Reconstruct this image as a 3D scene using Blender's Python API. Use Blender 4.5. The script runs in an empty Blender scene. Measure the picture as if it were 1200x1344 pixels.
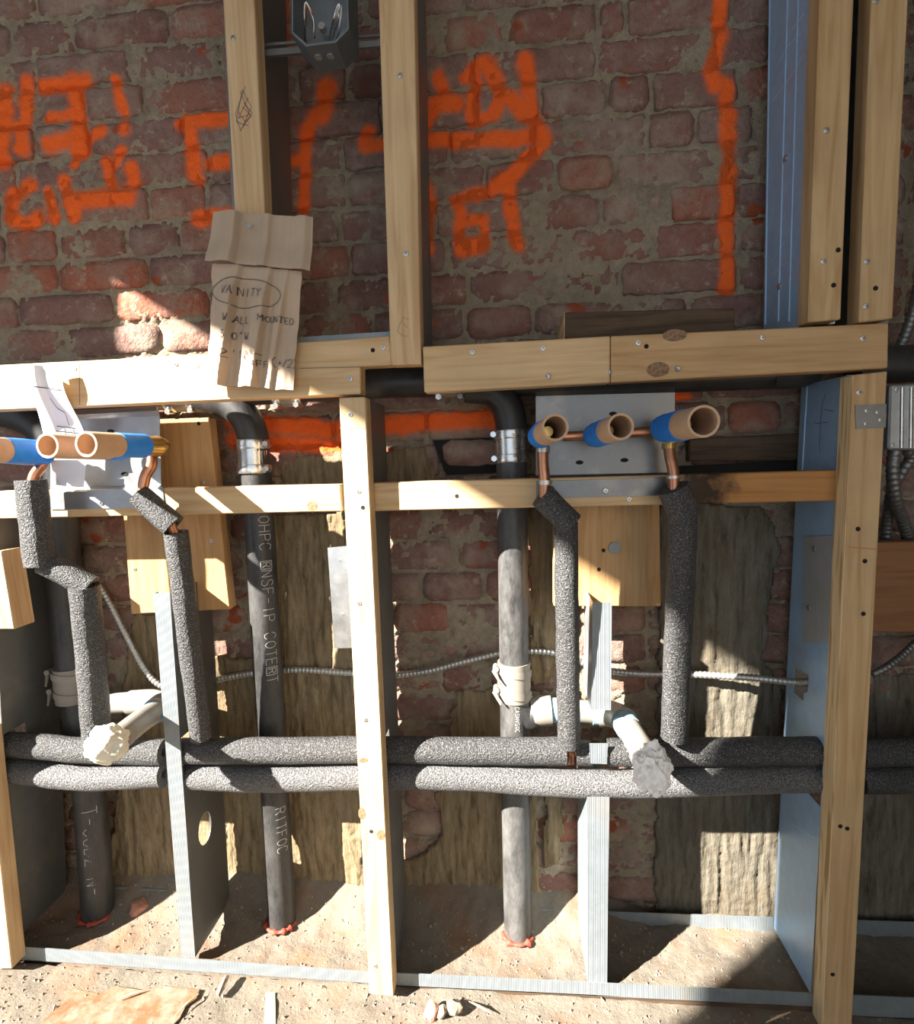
import bpy, bmesh, math, random
import numpy as np
from mathutils import Vector, Matrix, noise

random.seed(7)
RNG = np.random.default_rng(11)
S = bpy.context.scene
COL = S.collection

# ------------------------------------------------------------------ camera
CAMH = 1.085
FPX = 740.0
M = [[0.99557, 0.09017, -0.02674], [-0.0172, -0.10503, -0.99432], [-0.09246, 0.99037, -0.10302]]
R0, R1, R2 = [Vector(r).normalized() for r in M]
cam_d = bpy.data.cameras.new('camera')
cam_d.sensor_fit = 'HORIZONTAL'
cam_d.sensor_width = 36.0
cam_d.lens = FPX / 1200.0 * 36.0
cam_d.clip_start = 0.01
cam = bpy.data.objects.new('camera', cam_d)
COL.objects.link(cam)
mw = Matrix((( R0.x, -R1.x, -R2.x, 0), (R0.y, -R1.y, -R2.y, 0), (R0.z, -R1.z, -R2.z, CAMH), (0, 0, 0, 1)))
cam.matrix_world = mw
S.camera = cam

def at(px, py, Y):
    """point of the place that lies at depth Y behind the photograph's pixel"""
    w = R0 * ((px - 600) / FPX) + R1 * ((py - 672) / FPX) + R2
    w = w * (Y / w.y)
    return Vector((w.x, w.y, w.z + CAMH))

def np_noise(X, Z, sx, sz, seed, octaves=3):
    """value noise on arrays"""
    tot = np.zeros_like(X); amp = 1.0; norm = 0
    for o in range(octaves):
        r = np.random.default_rng(seed + o)
        tab = r.random((256, 256))
        x = X * sx * 2 ** o; z = Z * sz * 2 ** o
        xi = np.floor(x).astype(int); zi = np.floor(z).astype(int)
        fx = x - xi; fz = z - zi
        fx = fx * fx * (3 - 2 * fx); fz = fz * fz * (3 - 2 * fz)
        a = tab[xi % 256, zi % 256]; b = tab[(xi + 1) % 256, zi % 256]
        c = tab[xi % 256, (zi + 1) % 256]; d = tab[(xi + 1) % 256, (zi + 1) % 256]
        tot += amp * ((a * (1 - fx) + b * fx) * (1 - fz) + (c * (1 - fx) + d * fx) * fz)
        norm += amp; amp *= 0.5
    return tot / norm - 0.5

# ------------------------------------------------------------------ light
wd = bpy.data.worlds.new('sky')
S.world = wd
wd.use_nodes = True
bg = wd.node_tree.nodes['Background']
bg.inputs['Color'].default_value = (0.74, 0.86, 1.0, 1)
bg.inputs['Strength'].default_value = 0.84
SUN = Vector((1.35, 1.0, -1.08)).normalized()
sd = bpy.data.lights.new('sun', 'SUN')
sd.energy = 19.0
sd.angle = math.radians(0.7)
sd.color = (1.0, 0.94, 0.86)
so = bpy.data.objects.new('sun', sd)
so.rotation_euler = SUN.to_track_quat('-Z', 'Y').to_euler()
so.location = (-3, -2, 3.4)
COL.objects.link(so)
vs = S.view_settings
vs.view_transform = 'Standard'
vs.look = 'None'
vs.exposure = 0.78
vs.gamma = 1.0
vs.use_curve_mapping = False

# ------------------------------------------------------------------ material helpers
class NT:
    def __init__(s, name, rough=0.6, metal=0.0, spec=0.5):
        s.m = bpy.data.materials.new(name)
        s.m.use_nodes = True
        s.t = s.m.node_tree
        s.b = s.t.nodes['Principled BSDF']
        s.b.inputs['Roughness'].default_value = rough
        s.b.inputs['Metallic'].default_value = metal
        s.b.inputs['Specular IOR Level'].default_value = spec
    def n(s, typ, props=None, **ins):
        nd = s.t.nodes.new(typ)
        for k, v in (props or {}).items():
            setattr(nd, k, v)
        for k, v in ins.items():
            key = int(k[1:]) if k[0] == 'i' and k[1:].isdigit() else k.replace('_', ' ')
            sock = nd.inputs[key]
            if isinstance(v, bpy.types.NodeSocket):
                s.t.links.new(v, sock)
            else:
                sock.default_value = v
        return nd
    def math(s, op, a, b=0.0, clamp=False):
        return s.n('ShaderNodeMath', {'operation': op, 'use_clamp': clamp}, i0=a, i1=b).outputs[0]
    def mix(s, f, a, b, mode='MIX'):
        nd = s.n('ShaderNodeMix', {'data_type': 'RGBA', 'blend_type': mode})
        for idx, v in ((0, f), (6, a), (7, b)):
            if isinstance(v, bpy.types.NodeSocket):
                s.t.links.new(v, nd.inputs[idx])
            else:
                nd.inputs[idx].default_value = v if idx == 0 else (*v, 1)[:4]
        return nd.outputs[2]
    def ramp(s, f, stops, interp='LINEAR'):
        nd = s.n('ShaderNodeValToRGB', Fac=f)
        cr = nd.color_ramp
        cr.interpolation = interp
        while len(cr.elements) < len(stops):
            cr.elements.new(0.5)
        for e, (p, c) in zip(cr.elements, stops):
            e.position = p
            e.color = (*c, 1) if len(c) == 3 else c
        return nd.outputs['Color']
    def coord(s, kind='Object', scale=(1, 1, 1), rnd=False):
        if kind == 'World':
            v = s.n('ShaderNodeNewGeometry').outputs['Position']
        else:
            v = s.n('ShaderNodeTexCoord').outputs[kind]
        if rnd:
            r = s.n('ShaderNodeObjectInfo').outputs['Random']
            o = s.n('ShaderNodeVectorMath', {'operation': 'SCALE'}, i0=(7.3, 11.7, 5.1), Scale=r).outputs[0]
            v = s.n('ShaderNodeVectorMath', {'operation': 'ADD'}, i0=v, i1=o).outputs[0]
        return s.n('ShaderNodeVectorMath', {'operation': 'MULTIPLY'}, i0=v, i1=scale).outputs[0]
    def noise(s, v, scale, detail=4, rough=0.55, dist=0.0):
        return s.n('ShaderNodeTexNoise', Vector=v, Scale=scale, Detail=detail, Roughness=rough, Distortion=dist).outputs['Fac']
    def bump(s, h, strength=0.5, dist=0.002, normal=None):
        nd = s.n('ShaderNodeBump', Strength=strength, Distance=dist, Height=h)
        if normal:
            s.t.links.new(normal, nd.inputs['Normal'])
        s.t.links.new(nd.outputs[0], s.b.inputs['Normal'])
        return nd.outputs[0]
    def base(s, c):
        if isinstance(c, bpy.types.NodeSocket):
            s.t.links.new(c, s.b.inputs['Base Color'])
        else:
            s.b.inputs['Base Color'].default_value = (*c, 1)
    def link(s, a, name):
        s.t.links.new(a, s.b.inputs[name])

def grey(v):
    return (v, v, v)

def wood(name, axis, light, dark, rough=0.62, ring=9.0, dirt=0.0):
    t = NT(name, rough, spec=0.25)
    sc = [1.0, 1.0, 1.0]
    sc['xyz'.index(axis)] = 0.06
    v = t.coord('Object', sc, rnd=True)
    g = t.noise(v, ring * 6, 3, 0.5, 1.2)
    f = t.noise(v, 330, 3, 0.6)
    w = t.noise(t.coord('Object', (1, 1, 1), rnd=True), 9, 3, 0.5)
    c = t.ramp(g, [(0.35, light), (0.52, [0.55 * a + 0.45 * b for a, b in zip(light, dark)]), (0.68, dark)])
    c = t.mix(t.math('MULTIPLY', f, 0.22), c, dark)
    lo = [0.62 * a for a in light]
    c = t.mix(t.math('MULTIPLY', t.math('SUBTRACT', w, 0.45, True), 1.3 + dirt, True), c, lo)
    if dirt:
        d = t.noise(t.coord('Object', (1, 1, 1), rnd=True), 22, 5, 0.7)
        c = t.mix(t.math('MULTIPLY', t.math('SUBTRACT', d, 0.5, True), 4 * dirt, True), c, (0.035, 0.028, 0.02))
    t.base(c)
    t.bump(t.math('ADD', f, t.math('MULTIPLY', g, 0.6)), 0.35, 0.0008)
    return t.m

PINE_L, PINE_D = (0.64, 0.465, 0.275), (0.47, 0.295, 0.145)
M_pine_z = wood('pine_upright', 'z', PINE_L, PINE_D)
M_pine_x = wood('pine_level', 'x', (0.66, 0.475, 0.27), (0.49, 0.31, 0.145))
M_pine_dark_z = wood('aged_pine_upright', 'z', (0.56, 0.39, 0.21), (0.41, 0.245, 0.105))
M_pine_dark_x = wood('aged_pine_level', 'x', (0.55, 0.365, 0.185), (0.40, 0.23, 0.095), ring=12)
M_pine_red = wood('pine_stained', 'x', (0.46, 0.23, 0.075), (0.27, 0.115, 0.03), dirt=0.5)
M_ply_z = wood('plywood_board', 'z', (0.54, 0.335, 0.155), (0.40, 0.22, 0.09), ring=14)
M_old_x = wood('old_timber', 'x', (0.105, 0.07, 0.042), (0.05, 0.03, 0.018), 0.8, ring=16, dirt=0.4)
M_board_x = wood('dark_plank', 'x', (0.27, 0.13, 0.055), (0.19, 0.085, 0.035))
M_endgrain = wood('end_grain', 'y', (0.60, 0.43, 0.24), (0.42, 0.26, 0.12), ring=16)

def laminated(name):
    t = NT(name, 0.65, spec=0.25)
    v = t.coord('Object', (1, 1, 0.05), rnd=True)
    w = t.noise(v, 120, 2, 0.4, 0.6)
    c = t.ramp(w, [(0.36, (0.40, 0.25, 0.10)), (0.46, (0.66, 0.48, 0.26)), (0.7, (0.70, 0.53, 0.31))])
    t.base(c)
    return t.m
M_lam = laminated('laminated_edge')

def galv(name, col=(0.50, 0.53, 0.55), metal=0.75, rough=0.42, ribs=False):
    t = NT(name, rough, metal)
    v = t.coord('Object', (1, 1, 1), rnd=True)
    a = t.noise(v, 38, 4, 0.6)
    b = t.n('ShaderNodeTexVoronoi', Vector=v, Scale=60.0).outputs['Distance']
    c = t.mix(a, [0.72 * x for x in col], [min(1, 1.18 * x) for x in col])
    c = t.mix(t.math('MULTIPLY', b, 0.25), c, [0.8 * x for x in col])
    d = t.noise(v, 9, 5, 0.7)
    c = t.mix(t.math('MULTIPLY', t.math('SUBTRACT', d, 0.52, True), 2.2, True), c, (0.36, 0.31, 0.24))
    t.base(c)
    t.link(t.math('ADD', t.math('MULTIPLY', a, 0.25), rough - 0.12), 'Roughness')
    if ribs:
        s = t.n('ShaderNodeSeparateXYZ', Vector=t.coord('Object')).outputs['X']
        h = t.math('SINE', t.math('MULTIPLY', s, 2 * math.pi / 0.0034))
        t.bump(h, 0.55, 0.0005)
    return t.m
M_galv = galv('galvanised_steel')
M_galv_rib = galv('galvanised_ribbed', (0.27, 0.31, 0.325), 0.45, 0.45, True)
M_galv_web = galv('galvanised_web_sky_tint', (0.33, 0.50, 0.70), 0.22, 0.36)  # blue of the sky's reflection is put into the base colour
M_galv_dark = galv('galvanised_dark', (0.20, 0.205, 0.20), 0.6, 0.5)
M_plate = galv('stainless_plate', (0.17, 0.166, 0.158), 0.75, 0.33)
M_galv_mid = galv('weathered_steel', (0.26, 0.265, 0.26), 0.7, 0.42)
M_bright = galv('bright_steel', (0.68, 0.68, 0.66), 0.9, 0.26)
M_zinc = galv('zinc_screw', (0.55, 0.56, 0.57), 0.9, 0.35)

def plain(name, col, rough=0.5, metal=0.0, var=0.15, scale=30, bump=0.0, bscale=200, bdist=0.001, spec=0.4):
    t = NT(name, rough, metal, spec)
    v = t.coord('Object', rnd=True)
    a = t.noise(v, scale, 4, 0.6)
    c = t.mix(a, [x * (1 - var * 1.6) for x in col], [min(1, x * (1 + var * 1.6)) for x in col])
    t.base(c)
    if bump:
        t.bump(t.noise(v, bscale, 3, 0.6), bump, bdist)
    return t.m
M_dark = plain('hole_and_gap_shade', (0.012, 0.011, 0.010), 0.9)  # near-black that stands for the shade inside holes and gaps
M_copper = plain('copper', (0.50, 0.235, 0.135), 0.34, 0.9, 0.22, 45)
M_solder = plain('solder', (0.55, 0.52, 0.48), 0.4, 0.9)
M_brass = plain('brass', (0.62, 0.40, 0.13), 0.3, 0.9, 0.15)
M_tape = plain('blue_tape', (0.012, 0.22, 0.80), 0.55, 0, 0.2, 60, 0.35, 90, 0.0015)
M_tube = plain('cardboard_tube', (0.52, 0.34, 0.215), 0.75, 0, 0.1, 50, 0.1, 150)
M_tube_in = plain('cardboard_core', (0.40, 0.26, 0.15), 0.8)
M_card = plain('corrugated_cardboard', (0.44, 0.335, 0.24), 0.85, 0, 0.08, 14, 0.15, 90)
M_card_edge = plain('cardboard_edge', (0.30, 0.20, 0.12), 0.9)
M_paper = plain('white_paper', (0.70, 0.71, 0.74), 0.8, 0, 0.05, 12)
M_ink = plain('pen_ink', (0.07, 0.065, 0.075), 0.7)
M_pencil = plain('pencil_line', (0.20, 0.16, 0.13), 0.7)
M_red = plain('red_pencil', (0.45, 0.08, 0.05), 0.7)
M_print = plain('white_pipe_print', (0.50, 0.50, 0.48), 0.7)
M_emb = plain('cast_letters', (0.28, 0.28, 0.27), 0.6)
M_yprint = plain('yellow_print', (0.42, 0.30, 0.10), 0.8)
M_beige = plain('beige_rubber', (0.25, 0.225, 0.185), 0.6, 0, 0.12, 25, 0.1, 120)
M_white = plain('white_pvc', (0.27, 0.25, 0.215), 0.42, 0, 0.14, 18)
M_primer = plain('blue_primer', (0.26, 0.46, 0.55), 0.5, 0, 0.3, 60)
M_primer2 = plain('blue_label', (0.05, 0.23, 0.55), 0.5)
M_foamw = plain('crumpled_paper', (0.88, 0.86, 0.83), 0.8, 0, 0.05, 40, 0.2, 150)
M_foamy = plain('cream_foam', (0.80, 0.75, 0.60), 0.85, 0, 0.06, 60, 0.4, 200, 0.002)
M_seal = plain('red_sealant', (0.32, 0.06, 0.035), 0.6, 0, 0.25, 60, 0.5, 120, 0.004)
M_chunk = plain('brick_chunk', (0.40, 0.19, 0.13), 0.9, 0, 0.25, 60, 0.5, 160, 0.003)
M_stone = plain('mortar_lump', (0.27, 0.215, 0.155), 0.95, 0, 0.2, 60, 0.6, 180, 0.003)
M_gtape = plain('green_tape', (0.36, 0.44, 0.20), 0.7, 0, 0.3, 50)
M_gstain = plain('wire_green', (0.10, 0.30, 0.12), 0.5)
M_splint = plain('wood_splinter', (0.60, 0.43, 0.24), 0.8)
M_conduit = plain('armoured_cable', (0.46, 0.45, 0.42), 0.4, 0.75, 0.12, 40)
M_conduit_d = plain('dark_armoured_cable', (0.20, 0.20, 0.19), 0.45, 0.7, 0.12, 40)

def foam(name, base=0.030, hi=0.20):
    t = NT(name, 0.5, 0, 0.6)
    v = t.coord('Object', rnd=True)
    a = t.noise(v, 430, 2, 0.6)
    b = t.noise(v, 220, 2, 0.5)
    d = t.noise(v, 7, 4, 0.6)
    c = t.ramp(a, [(0.42, grey(base * 0.3)), (0.55, grey(base * 1.3)), (0.66, grey(hi))])  # pale specks put the sun's glints on the foam into its colour
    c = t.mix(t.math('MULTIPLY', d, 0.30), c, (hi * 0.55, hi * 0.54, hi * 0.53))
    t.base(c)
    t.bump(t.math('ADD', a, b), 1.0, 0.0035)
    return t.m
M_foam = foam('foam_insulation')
M_foam_light = foam('light_foam_insulation', 0.11, 0.21)  # lighter foam with weaker specks, for the lower pipes

def pvc(name, base=0.014, dust=0.15):
    t = NT(name, 0.38, 0, 0.5)
    v = t.coord('Object', (1, 1, 0.35), rnd=True)
    a = t.noise(v, 24, 6, 0.7)
    b = t.noise(v, 260, 3, 0.7)
    f = t.math('MULTIPLY', t.math('SUBTRACT', t.math('ADD', a, t.math('MULTIPLY', b, 0.35)), 0.45, True), 1.7, True)
    c = t.mix(f, grey(base), (dust, dust * 0.97, dust * 0.92))
    t.base(c)
    t.link(t.math('ADD', t.math('MULTIPLY', f, 0.4), 0.32), 'Roughness')
    t.bump(b, 0.15, 0.0006)
    return t.m
M_pvc = pvc('black_drain_pipe', 0.010, 0.085)
M_pvc_dust = pvc('dusty_drain_pipe', 0.020, 0.16)
M_fitting = pvc('black_pipe_fitting', 0.012, 0.06)

# ------------------------------------------------------------------ spray paint strokes (a mark with its own shape, on the bricks)
ST = []
def st(r, *pts):
    for a, b in zip(pts[:-1], pts[1:]):
        ST.append((r, a, b))
st(12, (6, 120), (4, 212)); st(10, (35, 108), (31, 198)); st(8, (8, 168), (30, 165))
st(9, (57, 114), (112, 106)); st(11, (97, 108), (108, 198)); st(8, (96, 148), (66, 156)); st(10, (64, 193), (104, 184)); st(6, (100, 198), (97, 214))
st(7, (153, 108), (163, 145)); st(9, (163, 166), (164, 168)); st(8, (118, 182), (134, 170))
st(10, (38, 243), (14, 262), (14, 286), (34, 296), (52, 284)); st(8, (62, 252), (72, 287))
st(9, (84, 236), (98, 284)); st(12, (92, 266), (168, 257)); st(8, (160, 198), (150, 216)); st(8, (138, 212), (146, 244)); st(9, (172, 222), (176, 238))
st(10, (240, 162), (310, 158)); st(10, (248, 164), (258, 234)); st(9, (276, 212), (310, 210)); st(10, (260, 286), (312, 282))
st(10, (366, 4), (368, 58)); st(8, (367, 152), (372, 228)); st(12, (430, 116), (424, 150)); st(9, (414, 152), (401, 180)); st(8, (402, 176), (399, 276)); st(7, (384, 212), (402, 208))
st(8, (484, 172), (476, 192)); st(8, (478, 193), (512, 188))
st(8, (574, 100), (580, 122)); st(10, (572, 134), (600, 134)); st(8, (574, 138), (558, 162))
st(8, (610, 104), (622, 86), (640, 80)); st(10, (640, 82), (652, 112)); st(8, (624, 90), (620, 158)); st(8, (650, 112), (664, 124)); st(8, (624, 158), (650, 150), (656, 124))
st(10, (690, 80), (697, 152)); st(10, (670, 130), (694, 154))
st(9, (552, 186), (714, 180)); st(10, (700, 158), (714, 182)); st(9, (714, 186), (670, 232), (640, 250)); st(8, (640, 250), (598, 264))
st(8, (667, 236), (672, 290), (680, 324))
st(8, (602, 266), (606, 328)); st(8, (606, 290), (632, 288)); st(10, (608, 326), (634, 318)); st(6, (633, 290), (637, 314))
st(9, (562, 250), (560, 330))
st(9, (945, 0), (945, 48), (934, 94)); st(10, (934, 94), (938, 112)); st(9, (952, 112), (957, 190), (957, 250), (954, 310), (954, 402))
st(11, (306, 552), (458, 566)); st(10, (306, 578), (458, 586)); st(12, (486, 560), (655, 548)); st(6, (880, 522), (900, 520))

def spray_mask(X, Z):
    """how much paint lies on the wall at (X, Z): capsule strokes with soft ragged edges"""
    X = np.asarray(X, float); Z = np.asarray(Z, float)
    X = X + 0.012 * np_noise(X + 5, Z + 5, 40, 40, 301, 2); Z = Z + 0.012 * np_noise(X + 9, Z + 9, 40, 40, 311, 2)
    best = np.full(X.shape, 9.0)
    for r, a, b in ST:
        A = at(*a, 1.22); B = at(*b, 1.22)
        bx, bz = B.x - A.x, B.z - A.z
        L2 = max(bx * bx + bz * bz, 1e-8)
        h = np.clip(((X - A.x) * bx + (Z - A.z) * bz) / L2, 0, 1)
        d = np.hypot(X - A.x - h * bx, Z - A.z - h * bz) / (r * 1.22 / FPX)
        best = np.minimum(best, d)
    t = np.clip((1.5 - best) / 0.95, 0, 1)
    return t * t * (3 - 2 * t)
ORANGE = (0.93, 0.135, 0.015)

def add_paint(t, c):
    gn = t.n('ShaderNodeAttribute', {'attribute_name': 'spray'})
    n = t.noise(t.coord('World'), 120, 4, 0.7)
    f = t.math('MULTIPLY', gn.outputs['Fac'], t.math('ADD', t.math('MULTIPLY', n, 0.5), 0.68), True)
    return t.mix(f, c, ORANGE)

def brick_mat(name, paint):
    t = NT(name, 0.88, 0, 0.2)
    r = t.n('ShaderNodeObjectInfo').outputs['Random']
    v = t.coord('Object', rnd=True)
    c = t.ramp(r, [(0.0, (0.180, 0.088, 0.068)), (0.25, (0.22, 0.12, 0.098)), (0.5, (0.20, 0.112, 0.092)), (0.7, (0.25, 0.112, 0.080)), (0.86, (0.22, 0.14, 0.113)), (1.0, (0.32, 0.11, 0.065))])
    a = t.noise(v, 16, 5, 0.65)
    b = t.noise(v, 90, 4, 0.7)
    c = t.mix(t.math('MULTIPLY', t.math('SUBTRACT', a, 0.44, True), 3.2, True), c, (0.275, 0.205, 0.165))
    c = t.mix(t.math('MULTIPLY', t.math('SUBTRACT', b, 0.5, True), 2.0, True), c, (0.09, 0.045, 0.032))
    w = t.noise(t.coord('World'), 6.5, 5, 0.7)
    c = t.mix(t.math('MULTIPLY', t.math('SUBTRACT', w, 0.52, True), 5.0, True), c, (0.34, 0.275, 0.205))
    sp = t.noise(t.coord('World'), 38, 5, 0.75)
    c = t.mix(t.math('MULTIPLY', t.math('SUBTRACT', sp, 0.57, True), 9.0, True), c, (0.33, 0.265, 0.19))
    ch = t.noise(t.coord('World'), 15, 2, 0.5)
    c = t.mix(t.math('MULTIPLY', t.math('SUBTRACT', ch, 0.66, True), 18, True), c, (0.30, 0.075, 0.032))
    if paint:
        c = add_paint(t, c)
    t.base(c)
    t.bump(t.math('ADD', t.math('MULTIPLY', a, 1.2), t.math('MULTIPLY', b, 0.8)), 0.95, 0.007)
    return t.m
M_brick_p = brick_mat('brick_sprayed', True)
M_brick = brick_mat('brick_plain', False)

def mortar_mat():
    t = NT('lime_mortar', 0.95, 0, 0.1)
    v = t.coord('World')
    a = t.noise(v, 70, 6, 0.75)
    b = t.noise(v, 9, 4, 0.6)
    c = t.mix(a, (0.18, 0.14, 0.095), (0.66, 0.555, 0.40))
    c = t.mix(t.math('MULTIPLY', t.math('SUBTRACT', b, 0.5, True), 2.5, True), c, (0.20, 0.15, 0.11))
    c = add_paint(t, c)
    t.base(c)
    t.bump(t.math('ADD', a, t.math('MULTIPLY', t.noise(v, 210, 3, 0.7), 0.5)), 1.0, 0.012)
    return t.m
M_mortar = mortar_mat()

def plaster_mat(name='combed_parging', k=1.0):
    t = NT(name, 0.95, 0, 0.1)
    v = t.coord('World', (1, 1, 0.16))
    s = t.noise(v, 75, 4, 0.65, 0.4)
    b = t.noise(t.coord('World'), 11, 5, 0.65)
    f = t.noise(t.coord('World'), 160, 4, 0.7)
    c = t.ramp(s, [(0.30, (0.07, 0.058, 0.038)), (0.46, (0.175, 0.15, 0.108)), (0.70, (0.27, 0.24, 0.185))])
    c = t.mix(t.math('MULTIPLY', t.math('SUBTRACT', b, 0.48, True), 2.6, True), c, (0.17, 0.12, 0.07))
    c = t.mix(t.math('MULTIPLY', f, 0.3), c, (0.20, 0.175, 0.14))
    if k != 1.0:
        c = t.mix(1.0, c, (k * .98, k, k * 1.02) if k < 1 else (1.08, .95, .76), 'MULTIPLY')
    t.base(c)
    t.bump(t.math('ADD', s, t.math('MULTIPLY', f, 0.4)), 0.8, 0.006)
    return t.m
M_plaster = plaster_mat('combed_parging', 1.001)
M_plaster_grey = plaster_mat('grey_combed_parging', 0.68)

def dust_mat():
    t = NT('dusty_floor', 0.95, 0, 0.1)
    v = t.coord('World')
    a = t.noise(v, 90, 6, 0.75)
    b = t.noise(v, 6, 5, 0.6)
    c = t.mix(a, (0.125, 0.104, 0.079), (0.235, 0.203, 0.163))
    c = t.mix(t.math('MULTIPLY', t.math('SUBTRACT', b, 0.52, True), 4.5, True), c, (0.20, 0.11, 0.06))
    t.base(c)
    t.bump(a, 0.7, 0.006)
    return t.m
M_dust = dust_mat()

def plain_wall(name, col):
    t = NT(name, 0.9, 0, 0.2)
    a = t.noise(t.coord('World'), 4, 5, 0.6)
    t.base(t.mix(a, [x * 0.85 for x in col], [min(1, x * 1.1) for x in col]))
    return t.m
M_room = plain_wall('bare_room_plaster', (0.30, 0.26, 0.21))

# ------------------------------------------------------------------ mesh helpers
WORLD = {}
class MB:
    def __init__(s):
        s.v = []; s.f = []; s.sm = []; s.mi = []
    def add(s, vs, fs, smooth=False, mi=0):
        o = len(s.v)
        s.v += [tuple(p) for p in vs]
        for f in fs:
            s.f.append(tuple(i + o for i in f)); s.sm.append(smooth); s.mi.append(mi)
        return s
    def box(s, a, b, mi=0):
        x0, y0, z0 = a; x1, y1, z1 = b
        s.add([(x0,y0,z0),(x1,y0,z0),(x1,y1,z0),(x0,y1,z0),(x0,y0,z1),(x1,y0,z1),(x1,y1,z1),(x0,y1,z1)],
              [(0,3,2,1),(4,5,6,7),(0,1,5,4),(1,2,6,5),(2,3,7,6),(3,0,4,7)], False, mi)
        return s
    def prism(s, pts, d, mi=0):
        """planar outline (list of Vectors) extruded by vector d"""
        n = len(pts); d = Vector(d)
        vs = [Vector(p) for p in pts] + [Vector(p) + d for p in pts]
        s.add(vs, [tuple(range(n))[::-1], tuple(range(n, 2 * n))] + [(i, (i + 1) % n, n + (i + 1) % n, n + i) for i in range(n)], False, mi)
        return s
    def tube(s, path, rad, seg=20, caps=True, jit=0.0, inner=None, mi=0, ripple=None):
        path = [Vector(p) for p in path]
        n = len(path)
        rads = rad if isinstance(rad, (list, tuple)) else [rad] * n
        T = []
        for i in range(n):
            a = path[max(0, i - 1)]; b = path[min(n - 1, i + 1)]
            T.append((b - a).normalized())
        up = Vector((0, 0, 1)) if abs(T[0].z) < 0.9 else Vector((1, 0, 0))
        N = (up - T[0] * up.dot(T[0])).normalized()
        fr = []
        for i in range(n):
            if i:
                N = (N - T[i] * N.dot(T[i])).normalized()
            fr.append((N.copy(), T[i].cross(N)))
        def ring(rs, jitter):
            out = []
            for i in range(n):
                for k in range(seg):
                    th = 2 * math.pi * k / seg
                    r = rs[i]
                    if jitter:
                        q = path[i] * 28 + Vector((math.cos(th), math.sin(th), 0)) * 0.8
                        r += noise.noise(q) * jitter
                    out.append(path[i] + (fr[i][0] * math.cos(th) + fr[i][1] * math.sin(th)) * r)
            return out
        vs = ring(rads, jit)
        fs = [(i * seg + k, i * seg + (k + 1) % seg, (i + 1) * seg + (k + 1) % seg, (i + 1) * seg + k) for i in range(n - 1) for k in range(seg)]
        s.add(vs, fs, True, mi)
        if inner:
            vi = ring([r - inner for r in rads], 0)
            s.add(vi, [f[::-1] for f in fs], True, mi)
            for i in (0, n - 1):
                a = vs[i * seg:(i + 1) * seg]; b = vi[i * seg:(i + 1) * seg]
                q = [(k, (k + 1) % seg, seg + (k + 1) % seg, seg + k) for k in range(seg)]
                if i == 0: q = [f[::-1] for f in q]
                s.add(a + b, q, False, mi)
        elif caps:
            s.add(vs[:seg], [tuple(range(seg))[::-1]], False, mi)
            s.add(vs[-seg:], [tuple(range(seg))], False, mi)
        return s
    def disc(s, c, nrm, r, h, seg=14, mi=0):
        nrm = Vector(nrm).normalized()
        s.tube([Vector(c), Vector(c) + nrm * h], r, seg, mi=mi)
        return s

def obj(name, mb, mat, parent=None, bevel=0.0, **props):
    if isinstance(mb, MB):
        vs = [Vector(p) for p in mb.v]
        lo = [min(p[i] for p in vs) for i in range(3)]; hi = [max(p[i] for p in vs) for i in range(3)]
        org = Vector(((lo[0] + hi[0]) / 2, (lo[1] + hi[1]) / 2, lo[2]))
        me = bpy.data.meshes.new(name)
        me.from_pydata([p - org for p in vs], [], mb.f)
        me.polygons.foreach_set('use_smooth', mb.sm)
        me.polygons.foreach_set('material_index', mb.mi)
        me.update()
        if bevel:
            bm = bmesh.new(); bm.from_mesh(me)
            bmesh.ops.remove_doubles(bm, verts=bm.verts, dist=1e-6)
            bmesh.ops.recalc_face_normals(bm, faces=bm.faces)
            bmesh.ops.bevel(bm, geom=list(bm.edges), offset=bevel, segments=1, affect='EDGES')
            bm.to_mesh(me); bm.free()
    else:
        me, org = mb
    for m in (mat if isinstance(mat, (list, tuple)) else [mat]):
        if len(me.materials) < (len(mat) if isinstance(mat, (list, tuple)) else 1):
            me.materials.append(m)
    o = bpy.data.objects.new(name, me)
    COL.objects.link(o)
    org = Vector(org)
    WORLD[o.name] = org
    if parent:
        o.parent = parent
        o.location = org - WORLD[parent.name]
    else:
        o.location = org
    for k, v in props.items():
        o[k] = v
    return o

def thing(name, label, cat, loc, group=None, kind=None):
    o = bpy.data.objects.new(name, None)
    o.empty_display_size = 0.03
    COL.objects.link(o)
    o.location = loc
    WORLD[o.name] = Vector(loc)
    if kind:
        o['kind'] = kind
    o['label'] = label
    o['category'] = cat
    if group:
        o['group'] = group
    return o

def catmull(pts, n=8):
    pts = [Vector(p) for p in pts]
    if len(pts) < 3:
        return [pts[0].lerp(pts[1], i / n) for i in range(n + 1)]
    out = []
    P = [pts[0] * 2 - pts[1]] + pts + [pts[-1] * 2 - pts[-2]]
    for i in range(1, len(P) - 2):
        a, b, c, d = P[i - 1:i + 3]
        for k in range(n):
            t = k / n
            out.append(0.5 * ((2 * b) + (c - a) * t + (2 * a - 5 * b + 4 * c - d) * t * t + (3 * b - a - 3 * c + d) * t ** 3))
    out.append(pts[-1])
    return out

def slab(px, yf, th, mb=None):
    mb = mb or MB()
    return mb.prism([at(x, y, yf) for x, y in px], (0, th, 0))

def in_poly(x, z, poly):
    r = False; j = len(poly) - 1
    for i in range(len(poly)):
        if (poly[i][1] > z) != (poly[j][1] > z) and x < (poly[j][0] - poly[i][0]) * (z - poly[i][1]) / (poly[j][1] - poly[i][1]) + poly[i][0]:
            r = not r
        j = i
    return r

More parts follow.
